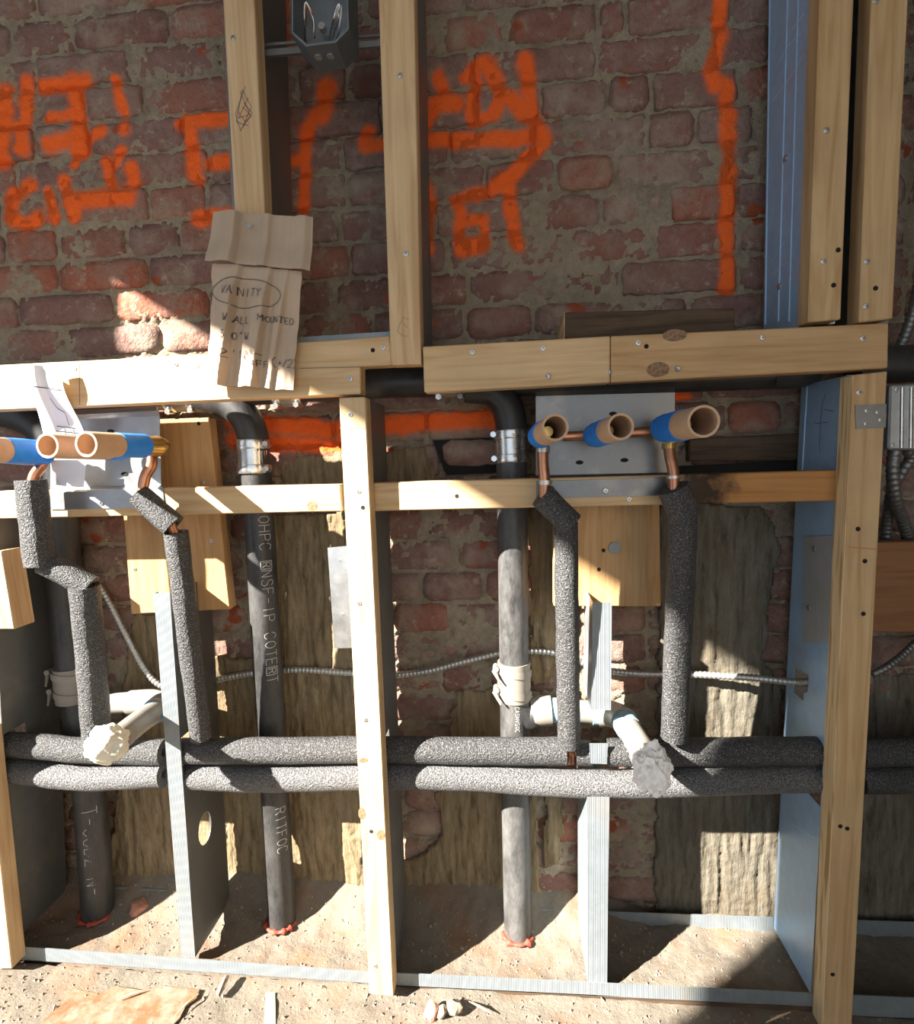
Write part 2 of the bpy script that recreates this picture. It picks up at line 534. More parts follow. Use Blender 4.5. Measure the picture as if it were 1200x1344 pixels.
# stroke alphabet for handwriting and pipe print: letters in a 0.6 x 1 cell
G = {
 'A': [[(0,0),(.3,1),(.6,0)],[(.12,.4),(.48,.4)]], 'B': [[(0,0),(0,1),(.4,1),(.52,.78),(.4,.55),(0,.55)],[(.4,.55),(.58,.28),(.42,0),(0,0)]],
 'C': [[(.55,.85),(.4,1),(.15,1),(0,.75),(0,.25),(.15,0),(.4,0),(.55,.15)]], 'D': [[(0,0),(0,1),(.35,1),(.58,.7),(.58,.3),(.35,0),(0,0)]],
 'E': [[(.55,1),(0,1),(0,0),(.55,0)],[(0,.52),(.42,.52)]], 'F': [[(.55,1),(0,1),(0,0)],[(0,.52),(.42,.52)]],
 'H': [[(0,0),(0,1)],[(.55,0),(.55,1)],[(0,.5),(.55,.5)]], 'I': [[(.3,0),(.3,1)]], 'L': [[(0,1),(0,0),(.5,0)]],
 'M': [[(0,0),(0,1),(.3,.4),(.6,1),(.6,0)]], 'N': [[(0,0),(0,1),(.55,0),(.55,1)]], 'O': [[(.3,1),(.06,.8),(0,.5),(.06,.2),(.3,0),(.54,.2),(.6,.5),(.54,.8),(.3,1)]],
 'P': [[(0,0),(0,1),(.42,1),(.58,.76),(.42,.5),(0,.5)]], 'R': [[(0,0),(0,1),(.42,1),(.56,.76),(.42,.5),(0,.5)],[(.25,.5),(.58,0)]],
 'S': [[(.55,.85),(.4,1),(.15,1),(.02,.8),(.15,.58),(.45,.45),(.57,.22),(.42,0),(.15,0),(0,.15)]], 'T': [[(.3,0),(.3,1)],[(0,1),(.6,1)]],
 'U': [[(0,1),(0,.25),(.15,0),(.42,0),(.57,.25),(.57,1)]], 'V': [[(0,1),(.3,0),(.6,1)]], 'W': [[(0,1),(.15,0),(.3,.6),(.45,0),(.6,1)]],
 'Y': [[(0,1),(.3,.5),(.6,1)],[(.3,.5),(.3,0)]], 'Z': [[(0,1),(.57,1),(0,0),(.57,0)]],
 '0': [[(.3,1),(.06,.8),(0,.5),(.06,.2),(.3,0),(.54,.2),(.6,.5),(.54,.8),(.3,1)]], '1': [[(.2,.8),(.32,1),(.32,0)]], '2': [[(.03,.8),(.2,1),(.42,1),(.55,.78),(.4,.45),(0,0),(.58,0)]],
 '3': [[(0,1),(.5,1),(.22,.6),(.5,.45),(.55,.2),(.35,0),(.05,.05)]], '"': [[(.15,1.15),(.12,.8)],[(.35,1.15),(.32,.8)]], "'": [[(.25,1.15),(.22,.8)]],
 '(': [[(.4,1.1),(.2,.8),(.15,.5),(.2,.2),(.4,-.1)]], ')': [[(.1,1.1),(.3,.8),(.35,.5),(.3,.2),(.1,-.1)]], '+': [[(.05,.5),(.5,.5)],[(.28,.75),(.28,.25)]],
 '/': [[(.05,0),(.5,1)]], '-': [[(.05,.5),(.5,.5)]], '~': [[(0,.45),(.15,.6),(.35,.4),(.5,.55)]], ' ': [],
 '@': [[(.1,.15),(.1,.85),(.4,.85),(.5,.7),(.4,.5),(.1,.5)],[(.28,.5),(.5,.15)],[(-.05,0),(-.05,1),(.66,1),(.66,0),(-.05,0)]],
}
def text_strokes(txt, x, y, h, adv=0.82, slant=0.0, wob=0.0):
    out = []
    for ch in txt:
        for pl in G.get(ch, []):
            out.append([(x + (u + v * slant) * h + random.uniform(-wob, wob) * h, y + v * h + random.uniform(-wob, wob) * h) for u, v in pl])
        x += adv * h
    return out
def ribbon(mb, strokes, fn, w):
    for pl in strokes:
        for (x0, y0), (x1, y1) in zip(pl[:-1], pl[1:]):
            L = math.hypot(x1 - x0, y1 - y0)
            if L < 1e-7: continue
            n = max(1, int(L / 0.006))
            px, py = -(y1 - y0) / L * w / 2, (x1 - x0) / L * w / 2
            for k in range(n):
                a, b = k / n, (k + 1) / n
                ax, ay = x0 + (x1 - x0) * a, y0 + (y1 - y0) * a
                bx, by = x0 + (x1 - x0) * b, y0 + (y1 - y0) * b
                mb.add([fn(ax - px, ay - py), fn(bx - px, by - py), fn(bx + px, by + py), fn(ax + px, ay + py)], [(0, 1, 2, 3)])
    return mb

# ================================================================== THE SETTING
YB = 1.220          # brick faces
YW, YM0, YM1 = 1.000, 1.037, 1.189   # wood faces, front and back of the steel studs

# room shell: floor, side wall with the window the sun comes through, ceiling
fl = MB()
nx, ny = 150, 90
xs = np.linspace(-1.8, 2.4, nx); ys = np.linspace(-2.6, 1.3, ny)
fl.box((-1.8, -2.6, -0.12), (2.4, 1.34, -0.012))
floor = obj('floor', fl, M_dust, kind='structure', label='dusty bare floor in front of the open wall')
# uneven dust on the floor: two meshes, in front of the track and inside the wall cavity
def dust_sheet(name, x0, x1, y0, y1, cell, hfun, parent):
    nx = int((x1 - x0) / cell) + 1; ny = int((y1 - y0) / cell) + 1
    X, Y = np.meshgrid(np.linspace(x0, x1, nx), np.linspace(y0, y1, ny), indexing='ij')
    Z = hfun(X, Y)
    vs = np.stack([X, Y, Z], -1).reshape(-1, 3)
    idx = np.arange(nx * ny).reshape(nx, ny)
    q = np.stack([idx[:-1, :-1], idx[1:, :-1], idx[1:, 1:], idx[:-1, 1:]], -1).reshape(-1, 4)
    me = bpy.data.meshes.new(name)
    me.from_pydata(vs.tolist(), [], q.tolist())
    me.polygons.foreach_set('use_smooth', [True] * len(q))
    o = obj(name, (me, Vector((0, 0, 0))), M_dust)
    o.parent = parent
    o.location = -WORLD[parent.name]
    o['kind'] = 'stuff'
    return o
def h_front(X, Y):
    return 0.004 + 0.012 * np_noise(X, Y, 9, 9, 3) + 0.005 * np_noise(X, Y, 60, 60, 5, 2) - 0.006
dust_sheet('floor_dust', -1.8, 1.5, 0.2, 1.036, 0.009, h_front, floor)
def h_cav(X, Y):
    t = np.clip((Y - 1.04) / 0.18, 0, 1)
    side = np.clip((0.30 - X) / 0.12, 0, 1)
    return 0.014 + t ** 3.0 * (0.022 + 0.050 * side) + 0.03 * t * np_noise(X, Y, 14, 14, 9) + 0.007 * np_noise(X, Y, 60, 60, 15, 2)
dust_sheet('cavity_dust', -1.42, 1.0, 1.0395, 1.24, 0.008, h_cav, floor)

ce = MB().box((-1.92, -2.6, 3.05), (2.4, 1.36, 3.15))  # unseen ceiling, added to darken the top of the brick wall
obj('ceiling', ce, M_room, kind='structure', label='unseen ceiling of the bare room, added to darken the upper wall')
WX = -1.8
# unseen opening; raked head made up to slant the sun patch's upper edge
wy0, wy1, wz0 = -0.64, 0.524, 0.10
hz0, hz1 = 2.315 + 0.2025 * (wy1 - wy0), 2.315
wl = MB()
wl.box((WX - 0.12, -2.6, 0), (WX, wy0, 3.05)); wl.box((WX - 0.12, wy1, 0), (WX, 1.34, 3.05))
wl.box((WX - 0.12, wy0, 0), (WX, wy1, wz0))
wl.prism([Vector((WX, wy0, hz0)), Vector((WX, wy0, 3.05)), Vector((WX, wy1, 3.05)), Vector((WX, wy1, hz1))], (-0.12, 0, 0))
obj('wall_left', wl, M_room, kind='structure', label='unseen side wall, window opening raked to shape the sun patch')

wr = MB().box((1.30, -2.6, -0.01), (1.42, 1.238, 3.05))  # unseen wall, added to cut the open sky and darken the bays
obj('shade_wall_right', wr, M_room, kind='structure', label='unseen side wall added to keep sky light out of the bays')

# ---- brick wall: mortar bed with every brick a part of it
JOINTS = {10: [47, 170, 960], 9: [95, 222, 608, 725], 8: [45, 168, 440, 665, 785, 822, 962], 7: [110, 188, 390, 455, 620, 785, 935], 6: [117, 240, 375, 625, 797, 855, 970],
          5: [22, 148, 275, 450, 590, 700, 850, 915, 990], 4: [80, 195, 272, 455, 637, 730, 808, 950], 3: [6, 75, 165, 237, 445, 570, 700, 880, 968], 2: [75, 195, 460, 672, 860, 970],
          1: [25, 150, 275, 440, 615, 740, 815, 970], 0: [85, 212, 490, 610, 700], -8: [553, 635, 735], -9: [590, 690, 850], -10: [603, 850], -11: [578, 635, 850], -12: [600, 860], -13: [610, 860],
          -6: [380, 560, 700, 960], -7: [400, 600, 850, 960]}
PITCH, ZREF = 0.0708, 1.393
PATCH = {
 'a': [(352,672),(452,672),(475,1000),(482,1206),(385,1214),(372,1000),(360,800)],
 'b': [(172,806),(240,806),(258,858),(335,866),(352,1200),(138,1222),(150,1040),(160,925)],
 'c': [(598,905),(700,900),(712,1192),(522,1206),(528,1132),(560,1118),(578,1096),(572,1050),(590,962)],
 'd': [(694,668),(733,668),(738,850),(716,906),(692,902)],
 'e': [(716,1040),(742,1040),(738,1130),(712,1138)],
 'f': [(862,660),(1004,662),(1027,712),(1014,790),(1000,862),(1030,905),(1026,935),(1036,1050),(1032,1250),(858,1250),(862,1000),(864,800)],
 'g': [(1118,885),(1290,885),(1300,1275),(1106,1275)],
 'h': [(362,600),(452,594),(456,645),(372,648)],
 'i': [(492,592),(560,584),(572,640),(494,645)],
}
PATCHW = {k: [(at(x, y, 1.21).x, at(x, y, 1.21).z) for x, y in p] for k, p in PATCH.items()}

cell = 0.0052
wx0, wx1, wz_0, wz_1 = -1.80, 1.30, -0.02, 2.60
nx = int((wx1 - wx0) / cell); nz = int((wz_1 - wz_0) / cell)
X, Z = np.meshgrid(np.linspace(wx0, wx1, nx), np.linspace(wz_0, wz_1, nz), indexing='ij')
Yg = YB + 0.0038 - 0.014 * np_noise(X, Z, 14, 14, 21, 3) - 0.012 * np_noise(X, Z, 95, 95, 31, 2)
Yg = np.clip(Yg, YB - 0.005, YB + 0.015)
vs = np.stack([X, Yg, Z], -1).reshape(-1, 3)
idx = np.arange(nx * nz).reshape(nx, nz)
q = np.stack([idx[:-1, :-1], idx[1:, :-1], idx[1:, 1:], idx[:-1, 1:]], -1).reshape(-1, 4).tolist()
n0 = len(vs)
vl = vs.tolist()
bx = [(-1.9, YB + .02, -.12), (2.4, YB + .02, -.12), (2.4, YB + .14, -.12), (-1.9, YB + .14, -.12), (-1.9, YB + .02, 3.05), (2.4, YB + .02, 3.05), (2.4, YB + .14, 3.05), (-1.9, YB + .14, 3.05)]
vl += [list(p) for p in bx]
q += [[n0 + i for i in f] for f in [(0,3,2,1),(4,5,6,7),(0,1,5,4),(1,2,6,5),(2,3,7,6),(3,0,4,7)]]
me = bpy.data.meshes.new('wall_back')
me.from_pydata(vl, [], q)
me.polygons.foreach_set('use_smooth', [True] * (len(q) - 6) + [False] * 6)
at_ = me.attributes.new('spray', 'FLOAT', 'POINT')
at_.data.foreach_set('value', np.concatenate([spray_mask(X, Z).reshape(-1), np.zeros(8)]).astype(np.float32))
wall = obj('wall_back', (me, Vector((0, 0, 0))), M_mortar, kind='structure', label='old exposed brick wall with lime mortar and orange spray marks')

def brick_mesh(w, h, seed, nu=7, nv=4):
    r = random.Random(seed)
    fine = nu > 8
    vs = []
    for j in range(nv + 1):
        for i in range(nu + 1):
            u = i / nu; v = j / nv
            x = (u - .5) * w; z = (v - .5) * h
            ex = min(u, 1 - u) * w; ez = min(v, 1 - v) * h
            y = 0.0
            edge = (i in (0, nu)) or (j in (0, nv))
            corner = (i in (0, nu)) and (j in (0, nv))
            if edge:
                y += 0.0035
                if fine:
                    x += .0055 * noise.noise(Vector((x * 40, z * 40, seed * .37))); z += .0055 * noise.noise(Vector((x * 40, z * 40, seed * .71 + 9)))
                else:
                    x += r.uniform(-.0022, .0022); z += r.uniform(-.0022, .0022)
            if corner:
                x -= math.copysign(r.uniform(.001, .006), x); z -= math.copysign(r.uniform(.001, .006), z); y += .003
            y += .0028 * noise.noise(Vector((x * 45, z * 45, seed * .13))) + (r.uniform(-.0006, .0006) if fine else 0)
            vs.append((x, y, z))
    W = nu + 1
    fs = [(j * W + i, j * W + i + 1, (j + 1) * W + i + 1, (j + 1) * W + i) for j in range(nv) for i in range(nu)]
    bd = [i for i in range(W)] + [j * W + nu for j in range(1, nv + 1)] + [nv * W + i for i in range(nu - 1, -1, -1)] + [j * W for j in range(nv - 1, 0, -1)]
    o = len(vs)
    vs += [(vs[k][0], 0.03, vs[k][2]) for k in bd]
    n = len(bd)
    fs += [(bd[k], o + k, o + (k + 1) % n, bd[(k + 1) % n]) for k in range(n)]
    me = bpy.data.meshes.new('brick')
    me.from_pydata(vs, [], fs)
    me.polygons.foreach_set('use_smooth', [True] * len(fs))
    return me
LENS = [0.060, 0.085, 0.105, 0.125, 0.15, 0.175, 0.195, 0.215, 0.24]
BM = {}
for mat, key in ((M_brick, 'n'),):
    for L in LENS:
        for s in range(2):
            m = brick_mesh(L, PITCH - 0.0072, hash((L, s)) & 0xffff)
            m.materials.append(mat)
            BM[key, L, s] = m
n_b = 0
rest = MB()
for k in range(-19, 17):
    z0 = ZREF + PITCH * (k - 1); zc = z0 + PITCH / 2
    js = []
    for px in JOINTS.get(k, []):
        # the row's pixel height at that column
        lo, hi = -200.0, 1500.0
        for _ in range(30):
            mid = (lo + hi) / 2
            if at(px, mid, YB).z > zc: lo = mid
            else: hi = mid
        js.append(at(px, lo, YB).x)
    js = sorted(js)
    js = [-1.80] + [-1.42 + random.uniform(-.05, .02)] + js + [.98 + random.uniform(-.02, .05)] + [1.295]
    full = [js[0]]
    for b in js[1:]:
        while b - full[-1] > 0.255:
            rem = b - full[-1]
            step = random.choice([0.205, 0.205, 0.215, 0.11])
            if rem - step < 0.09: step = rem / 2
            full.append(full[-1] + step)
        if b - full[-1] > 0.045:
            full.append(b)
    for a, b in zip(full[:-1], full[1:]):
        L = b - a - 0.0085
        xc = (a + b) / 2
        tests = [(xc + dx * L, zc + dz * 0.03) for dx in (-.5, 0, .5) for dz in (-1, 1)]
        if any(sum(in_poly(x, z, p) for x, z in tests) >= 5 for p in PATCHW.values()):
            continue
        if zc < 0.04: continue
        Lm = min(LENS, key=lambda v: abs(v - L))
        ctr = Vector((xc, YB, zc - CAMH))
        u_ = 600 + FPX * ctr.dot(R0) / ctr.dot(R2); v_ = 672 + FPX * ctr.dot(R1) / ctr.dot(R2)
        hw_ = 70 * L / .2
        if u_ < -hw_ or u_ > 1200 + hw_ or v_ < -24 or v_ > 1290 or zc < .07 or (u_ > 1165 and v_ > 440):
            # outside the photograph: same brickwork, joined
            src = BM['n', min(LENS, key=lambda v: abs(v - L)), random.randint(0, 1)]
            sx_ = L / min(LENS, key=lambda v: abs(v - L)); oy = YB + random.uniform(-0.0045, 0.0025)
            rest.add([(v.co.x * sx_ + xc, v.co.y + oy, v.co.z + zc) for v in src.vertices], [tuple(p.vertices) for p in src.polygons], True)
            continue
        painted = zc > 1.36 or 1.05 < zc < 1.24
        gx, gz = np.meshgrid(np.linspace(xc - L / 2, xc + L / 2, 12), np.linspace(zc - .03, zc + .03, 5))
        painted = painted and spray_mask(gx, gz).max() > .02
        if painted:
            # a sprayed brick has a finer face of its own, so that the paint's edge can lie on it
            Lm = L
            me = brick_mesh(L, PITCH - 0.0072, n_b + 3, max(9, int(L / .0055)), 11)
            co = np.empty(len(me.vertices) * 3, np.float32); me.vertices.foreach_get('co', co); co = co.reshape(-1, 3)
            a_ = me.attributes.new('spray', 'FLOAT', 'POINT')
            a_.data.foreach_set('value', spray_mask(co[:, 0] + xc, co[:, 2] + zc).astype(np.float32))
            me.materials.append(M_brick_p)
        else:
            me = BM['n', Lm, random.randint(0, 1)]
        o = bpy.data.objects.new('brick', me)
        COL.objects.link(o)
        o.parent = wall
        sunk = any(sum(in_poly(x, z, p) for x, z in tests) >= 3 for p in PATCHW.values())
        o.location = (xc, YB + (0.001 if sunk else random.uniform(-0.0045, 0.0025)), zc + random.uniform(-.0015, .0015))
        flip = random.random() < .5
        o.scale = (L / Lm, 1, 1)
        o.rotation_euler = (random.uniform(-.012, .012), random.uniform(-.008, .008), random.uniform(-.012, .012))
        n_b += 1
if rest.v:
    obj('brickwork_beyond', rest, M_brick, wall, kind='stuff')

# ---- parging patches with combed vertical streaks, standing proud of the bricks
def patch(px, seed, yf, mat=None, rag=0.010, cell=0.0045):
    poly = [(at(x, y, yf).x, at(x, y, yf).z) for x, y in px]
    x0 = min(p[0] for p in poly) - .02; x1 = max(p[0] for p in poly) + .02
    z0 = min(p[1] for p in poly) - .02; z1 = max(p[1] for p in poly) + .02
    z0 = max(z0, 0.01)
    nx = int((x1 - x0) / cell) + 1; nz = int((z1 - z0) / cell) + 1
    X, Z = np.meshgrid(np.linspace(x0, x1, nx), np.linspace(z0, z1, nz), indexing='ij')
    JX = X + rag * 2 * np_noise(X, Z, 30, 30, seed + 50, 2); JZ = Z + rag * 2 * np_noise(X, Z, 30, 30, seed + 70, 2)
    ins = np.zeros(X.shape, bool)
    P = poly; j = len(P) - 1
    for i in range(len(P)):
        xi, zi = P[i]; xj, zj = P[j]
        c = ((zi > JZ) != (zj > JZ)) & (JX < (xj - xi) * (JZ - zi) / ((zj - zi) if abs(zj - zi) > 1e-9 else 1e-9) + xi)
        ins ^= c; j = i
    Y = yf + 0.010 * np_noise(X, Z, 110, 9, seed, 2) + 0.014 * np_noise(X, Z, 9, 6, seed + 9, 2) + 0.004 * np_noise(X, Z, 120, 120, seed + 19, 2)
    cellin = ins[:-1, :-1] & ins[1:, :-1] & ins[1:, 1:] & ins[:-1, 1:]
    mb = MB(); remap = {}
    V = []; F = []
    def vid(i, j, back=False):
        kk = (i, j, back)
        if kk not in remap:
            remap[kk] = len(V)
            V.append((X[i, j], 1.238 if back else Y[i, j], Z[i, j]))
        return remap[kk]
    ci, cj = np.nonzero(cellin)
    cs = set(zip(ci.tolist(), cj.tolist()))
    for i, j in cs:
        F.append((vid(i, j), vid(i + 1, j), vid(i + 1, j + 1), vid(i, j + 1)))
        for di, dj, a, b in ((-1, 0, (i, j + 1), (i, j)), (1, 0, (i + 1, j), (i + 1, j + 1)), (0, -1, (i, j), (i + 1, j)), (0, 1, (i + 1, j + 1), (i, j + 1))):
            if (i + di, j + dj) not in cs:
                F.append((vid(*b), vid(*a), vid(*a, True), vid(*b, True)))
    mb.add(V, F, True)
    return obj('parging_patch', mb, mat or M_plaster, wall)
for n, (k, p) in enumerate(PATCH.items()):
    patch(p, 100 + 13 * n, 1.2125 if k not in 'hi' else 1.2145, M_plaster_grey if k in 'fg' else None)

# ================================================================== WOOD FRAMING
screw_me = None
def make_screw_mesh():
    mb = MB()
    prof = [(0.0, -0.15), (0.30, -0.15), (0.42, 0.28), (0.85, 0.22), (1.0, 0.02), (1.0, -0.3)]
    seg = 14; vs = []; fs = []
    for r, h in prof:
        for k in range(seg):
            th = 2 * math.pi * k / seg
            rr = r * (1.0 if r > .5 else (1.0 + 0.55 * math.cos(4 * th) * (r > .1)))
            vs.append((rr * math.cos(th), -h, rr * math.sin(th)))
    for i in range(len(prof) - 1):
        for k in range(seg):
            fs.append((i * seg + k, (i + 1) * seg + k, (i + 1) * seg + (k + 1) % seg, i * seg + (k + 1) % seg))
    me = bpy.data.meshes.new('screw')
    me.from_pydata(vs, [], fs)
    me.materials.append(M_zinc)
    return me
screw_me = make_screw_mesh()
def screw(parent, px, py, Y, r=0.0048, name='screw', tilt=0.0, out=0.0):
    o = bpy.data.objects.new(name, screw_me)
    COL.objects.link(o)
    o.parent = parent
    o.location = at(px, py, Y - out) - WORLD[parent.name]
    o.scale = (r, r, r)
    o.rotation_euler = (tilt, random.uniform(0, 1.5), 0)
    return o
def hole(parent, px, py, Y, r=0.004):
    mb = MB().disc(at(px, py, Y + 0.003), (0, -1, 0), r, 0.0034, 10)  # near-black disc paints the shade inside a screw hole
    return obj('screw_hole_shade', mb, M_dark, parent)
def knot(parent, px, py, Y, w, h):
    c = at(px, py, Y - 0.0004)
    vs = [c + Vector((math.cos(t) * w, 0, math.sin(t) * h)) for t in [2 * math.pi * k / 20 for k in range(20)]]
    mb = MB().prism(vs, (0, 0.002, 0))
    return obj('knot', mb, M_knot, parent)
def knot_mat():
    t = NT('wood_knot', 0.7)
    v = t.coord('Object')
    w = t.n('ShaderNodeTexNoise', Vector=v, Scale=180.0, Detail=3.0).outputs['Fac']
    t.base(t.ramp(w, [(0.35, (0.13, 0.075, 0.038)), (0.6, (0.27, 0.155, 0.078))]))
    return t.m
M_knot = knot_mat()

def timber(name, label, px, yf, th, mat, cat='timber', bevel=0.0018, group=None, screws=(), holes=()):
    lo = min((at(x, y, yf) for x, y in px), key=lambda p: p.z)
    mb = slab(px, yf, th)
    o = obj(name, mb, mat, None, bevel, label=label, category=cat)
    if group: o['group'] = group
    for sx, sy in screws: screw(o, sx, sy, yf)
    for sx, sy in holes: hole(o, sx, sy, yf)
    return o
TH = 0.036
top1 = timber('wall_stud', 'pale wooden stud with a scribbled mark, running down behind the cardboard note', [(270,-420),(312.5,-420),(348.5,300),(309,300)], YW, TH, M_pine_z, 'stud', screws=[(306,50)])
top2 = timber('wall_stud', 'wooden stud whose foot butts between the two header boards', [(483,-420),(535.6,-420),(553,478),(513,479)], YW, TH, M_pine_z, 'stud', screws=[(525,99),(533,333)])
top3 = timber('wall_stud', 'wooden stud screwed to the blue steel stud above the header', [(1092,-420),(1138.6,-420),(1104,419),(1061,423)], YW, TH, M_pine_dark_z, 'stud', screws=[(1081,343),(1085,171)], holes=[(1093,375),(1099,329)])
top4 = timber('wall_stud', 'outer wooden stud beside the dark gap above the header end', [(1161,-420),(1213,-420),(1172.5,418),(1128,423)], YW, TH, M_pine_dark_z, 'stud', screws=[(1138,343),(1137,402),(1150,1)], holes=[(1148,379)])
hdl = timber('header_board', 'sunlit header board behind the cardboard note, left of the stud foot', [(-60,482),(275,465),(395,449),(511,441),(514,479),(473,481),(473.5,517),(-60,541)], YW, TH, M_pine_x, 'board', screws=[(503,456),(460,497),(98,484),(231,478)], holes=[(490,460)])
hdr = timber('header_board', 'long knotty header board above the steel valve plate, joint near its middle', [(555,455),(801,441),(801,502),(557,515)], YW, TH, M_pine_x, 'board', screws=[(620,462),(713,457)])
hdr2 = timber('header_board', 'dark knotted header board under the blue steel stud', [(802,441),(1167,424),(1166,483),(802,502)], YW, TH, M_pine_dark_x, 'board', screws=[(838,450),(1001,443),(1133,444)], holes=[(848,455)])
hdr['label'] = 'header board with two screws ending at the stud foot, above the black pipe elbow'
screw(hdr, 719, 494, YW, .005, tilt=.7, out=.002); screw(hdr2, 889, 484, YW, .005, tilt=.9, out=.003); screw(hdr, 799, 489, YW, .004, tilt=.5)
knot(hdr2, 864, 485, YW, .019, .0125); knot(hdr2, 886, 440, YW, .020, .010)
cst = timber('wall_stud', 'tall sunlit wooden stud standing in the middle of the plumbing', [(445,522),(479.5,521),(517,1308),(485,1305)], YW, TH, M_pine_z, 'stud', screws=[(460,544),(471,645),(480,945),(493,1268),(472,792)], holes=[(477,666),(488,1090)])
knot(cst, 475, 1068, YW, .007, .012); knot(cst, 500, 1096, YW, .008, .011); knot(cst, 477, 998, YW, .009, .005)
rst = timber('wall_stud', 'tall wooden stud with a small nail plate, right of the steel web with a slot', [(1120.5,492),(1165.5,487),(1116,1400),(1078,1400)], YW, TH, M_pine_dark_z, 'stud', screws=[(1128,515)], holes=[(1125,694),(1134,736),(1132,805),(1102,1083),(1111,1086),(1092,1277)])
# laminated left edge of that stud shows plies
obj('laminated_edge', MB().prism([at(1120.2,493,YW+.001), at(1077.8,1399,YW+.001), at(1077.8,1399,YW+.001)+Vector((0,TH-.002,0)), at(1120.2,493,YW+.001)+Vector((0,TH-.002,0))], (-.0012,0,0)), M_lam, rst)
lst = timber('wall_stud', 'wooden stud at the foot of the dark steel stud beside the floor track', [(-54,960),(-18,960),(16,1272),(-18,1272)], YW, TH, M_pine_z, 'stud')
blk = timber('wood_block', 'short sunlit wood block with a cut top on the dark steel stud', [(-30,728),(2,723),(19,826),(-24,826)], YW, 0.05, M_pine_z, 'block')
YR = 1.036
rl1 = timber('blocking_rail', 'horizontal sunlit wood rail left of the middle stud, behind the foam-wrapped risers', [(-10,645),(446,636),(450,671),(-9,681)], YR, .034, M_pine_x, 'rail')
rl2 = timber('blocking_rail', 'horizontal wood rail between the middle stud and the right stud, under the valve plate', [(486,634),(1107,617),(1104,657),(488,671)], YR, .034, M_pine_red, 'rail', screws=[(826,655)], holes=[(600,651)])
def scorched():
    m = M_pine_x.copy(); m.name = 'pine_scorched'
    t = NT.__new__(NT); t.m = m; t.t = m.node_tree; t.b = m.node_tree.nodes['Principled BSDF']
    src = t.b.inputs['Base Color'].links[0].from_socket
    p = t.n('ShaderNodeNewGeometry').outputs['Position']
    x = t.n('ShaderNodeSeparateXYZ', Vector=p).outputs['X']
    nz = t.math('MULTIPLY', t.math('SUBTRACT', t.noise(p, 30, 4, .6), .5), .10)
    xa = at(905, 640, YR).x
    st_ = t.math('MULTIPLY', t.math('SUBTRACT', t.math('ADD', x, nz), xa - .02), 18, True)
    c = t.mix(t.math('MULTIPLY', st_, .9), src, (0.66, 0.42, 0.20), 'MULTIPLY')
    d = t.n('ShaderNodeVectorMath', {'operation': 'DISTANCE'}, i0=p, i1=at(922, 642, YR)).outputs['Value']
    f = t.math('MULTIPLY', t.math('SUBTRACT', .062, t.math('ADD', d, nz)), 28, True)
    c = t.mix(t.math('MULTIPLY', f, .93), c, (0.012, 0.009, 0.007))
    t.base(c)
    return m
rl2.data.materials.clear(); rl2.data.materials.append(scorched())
knot(rl1, 410, 664, YR, .010, .009)
ledge = timber('old_timber', 'dark weathered timber lying on top of the header board', [(742,410),(964,404),(966,440),(742,452)], 1.047, .155, M_old_x, 'timber')
obj('sawn_end', MB().prism([at(741.5,410,1.048), at(741.5,452,1.048), at(741.5,452,1.048)+Vector((0,.153,0)), at(741.5,410,1.048)+Vector((0,.153,0))], (-.001,0,0)), M_endgrain, ledge)
# plywood backing boards
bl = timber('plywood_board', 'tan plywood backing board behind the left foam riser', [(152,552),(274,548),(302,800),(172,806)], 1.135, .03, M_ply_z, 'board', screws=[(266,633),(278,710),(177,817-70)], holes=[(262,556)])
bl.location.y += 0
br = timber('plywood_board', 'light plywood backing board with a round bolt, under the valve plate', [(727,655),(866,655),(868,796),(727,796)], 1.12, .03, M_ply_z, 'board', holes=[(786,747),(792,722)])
obj('bolt_head', MB().disc(at(806.5,719,1.12), (0,-1,0), .012, .004, 18), M_galv_dark, br)
nail1 = timber('old_timber', 'dark old nailing timber set in the brickwork above a gap painted black', [(905,576),(1056,568),(1056,604),(905,605)], 1.195, .03, M_old_x, 'timber', .003)
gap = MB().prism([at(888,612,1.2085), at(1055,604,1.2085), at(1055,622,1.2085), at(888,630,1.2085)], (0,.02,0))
obj('joint_shade_strip', gap, M_dark, wall)  # black slab paints the deep shade of the gap
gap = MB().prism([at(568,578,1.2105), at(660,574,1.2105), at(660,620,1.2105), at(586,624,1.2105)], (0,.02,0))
obj('joint_shade_strip', gap, M_dark, wall)  # black slab paints the shade round the set-in brick
o = bpy.data.objects.new('brick', BM['n', 0.125, 0]); COL.objects.link(o); o.parent = wall; o.location = at(622, 594, 1.207); o.scale = (1.05, 1, .85)
plank = timber('wood_plank', 'dark reddish plank crossing the shaded bay right of the tall stud', [(1140,712),(1470,706),(1470,832),(1138,830)], 1.13, .03, M_board_x, 'plank')

# pencil and pen marks on the timber
def mark(parent, strokes, Y, w, mat, name='pencil_mark'):
    mb = MB()
    for pl in strokes:
        for a, b in zip(pl[:-1], pl[1:]):
            A = at(*a, Y - .0004); B = at(*b, Y - .0004)
            d = (B - A); 
            if d.length < 1e-6: continue
            d.normalize(); n = Vector((-d.z, 0, d.x)) * w / 2
            mb.add([A - n, B - n, B + n, A + n], [(0, 1, 2, 3)])
    return obj(name, mb, mat, parent)
scr = [[(322,113),(309,150),(316,172),(330,140),(318,118),(310,160),(326,165)], [(315,120),(328,150),(313,155),(326,128)], [(320,135),(331,148),(318,168)]]
mark(top1, scr, YW, .0012, M_pencil); mark(top1, [[(318,140),(330,152),(322,160),(312,146)]], YW, .0012, M_red)
mark(top2, [[(537,420),(530,416),(525,425),(522,435),(529,441),(536,441)], [(529,424),(535,430)]], YW, .0009, M_pencil)
mark(hdl, [[(394,483.5),(473,481.5)]], YW, .0016, M_pencil, 'board_joint')
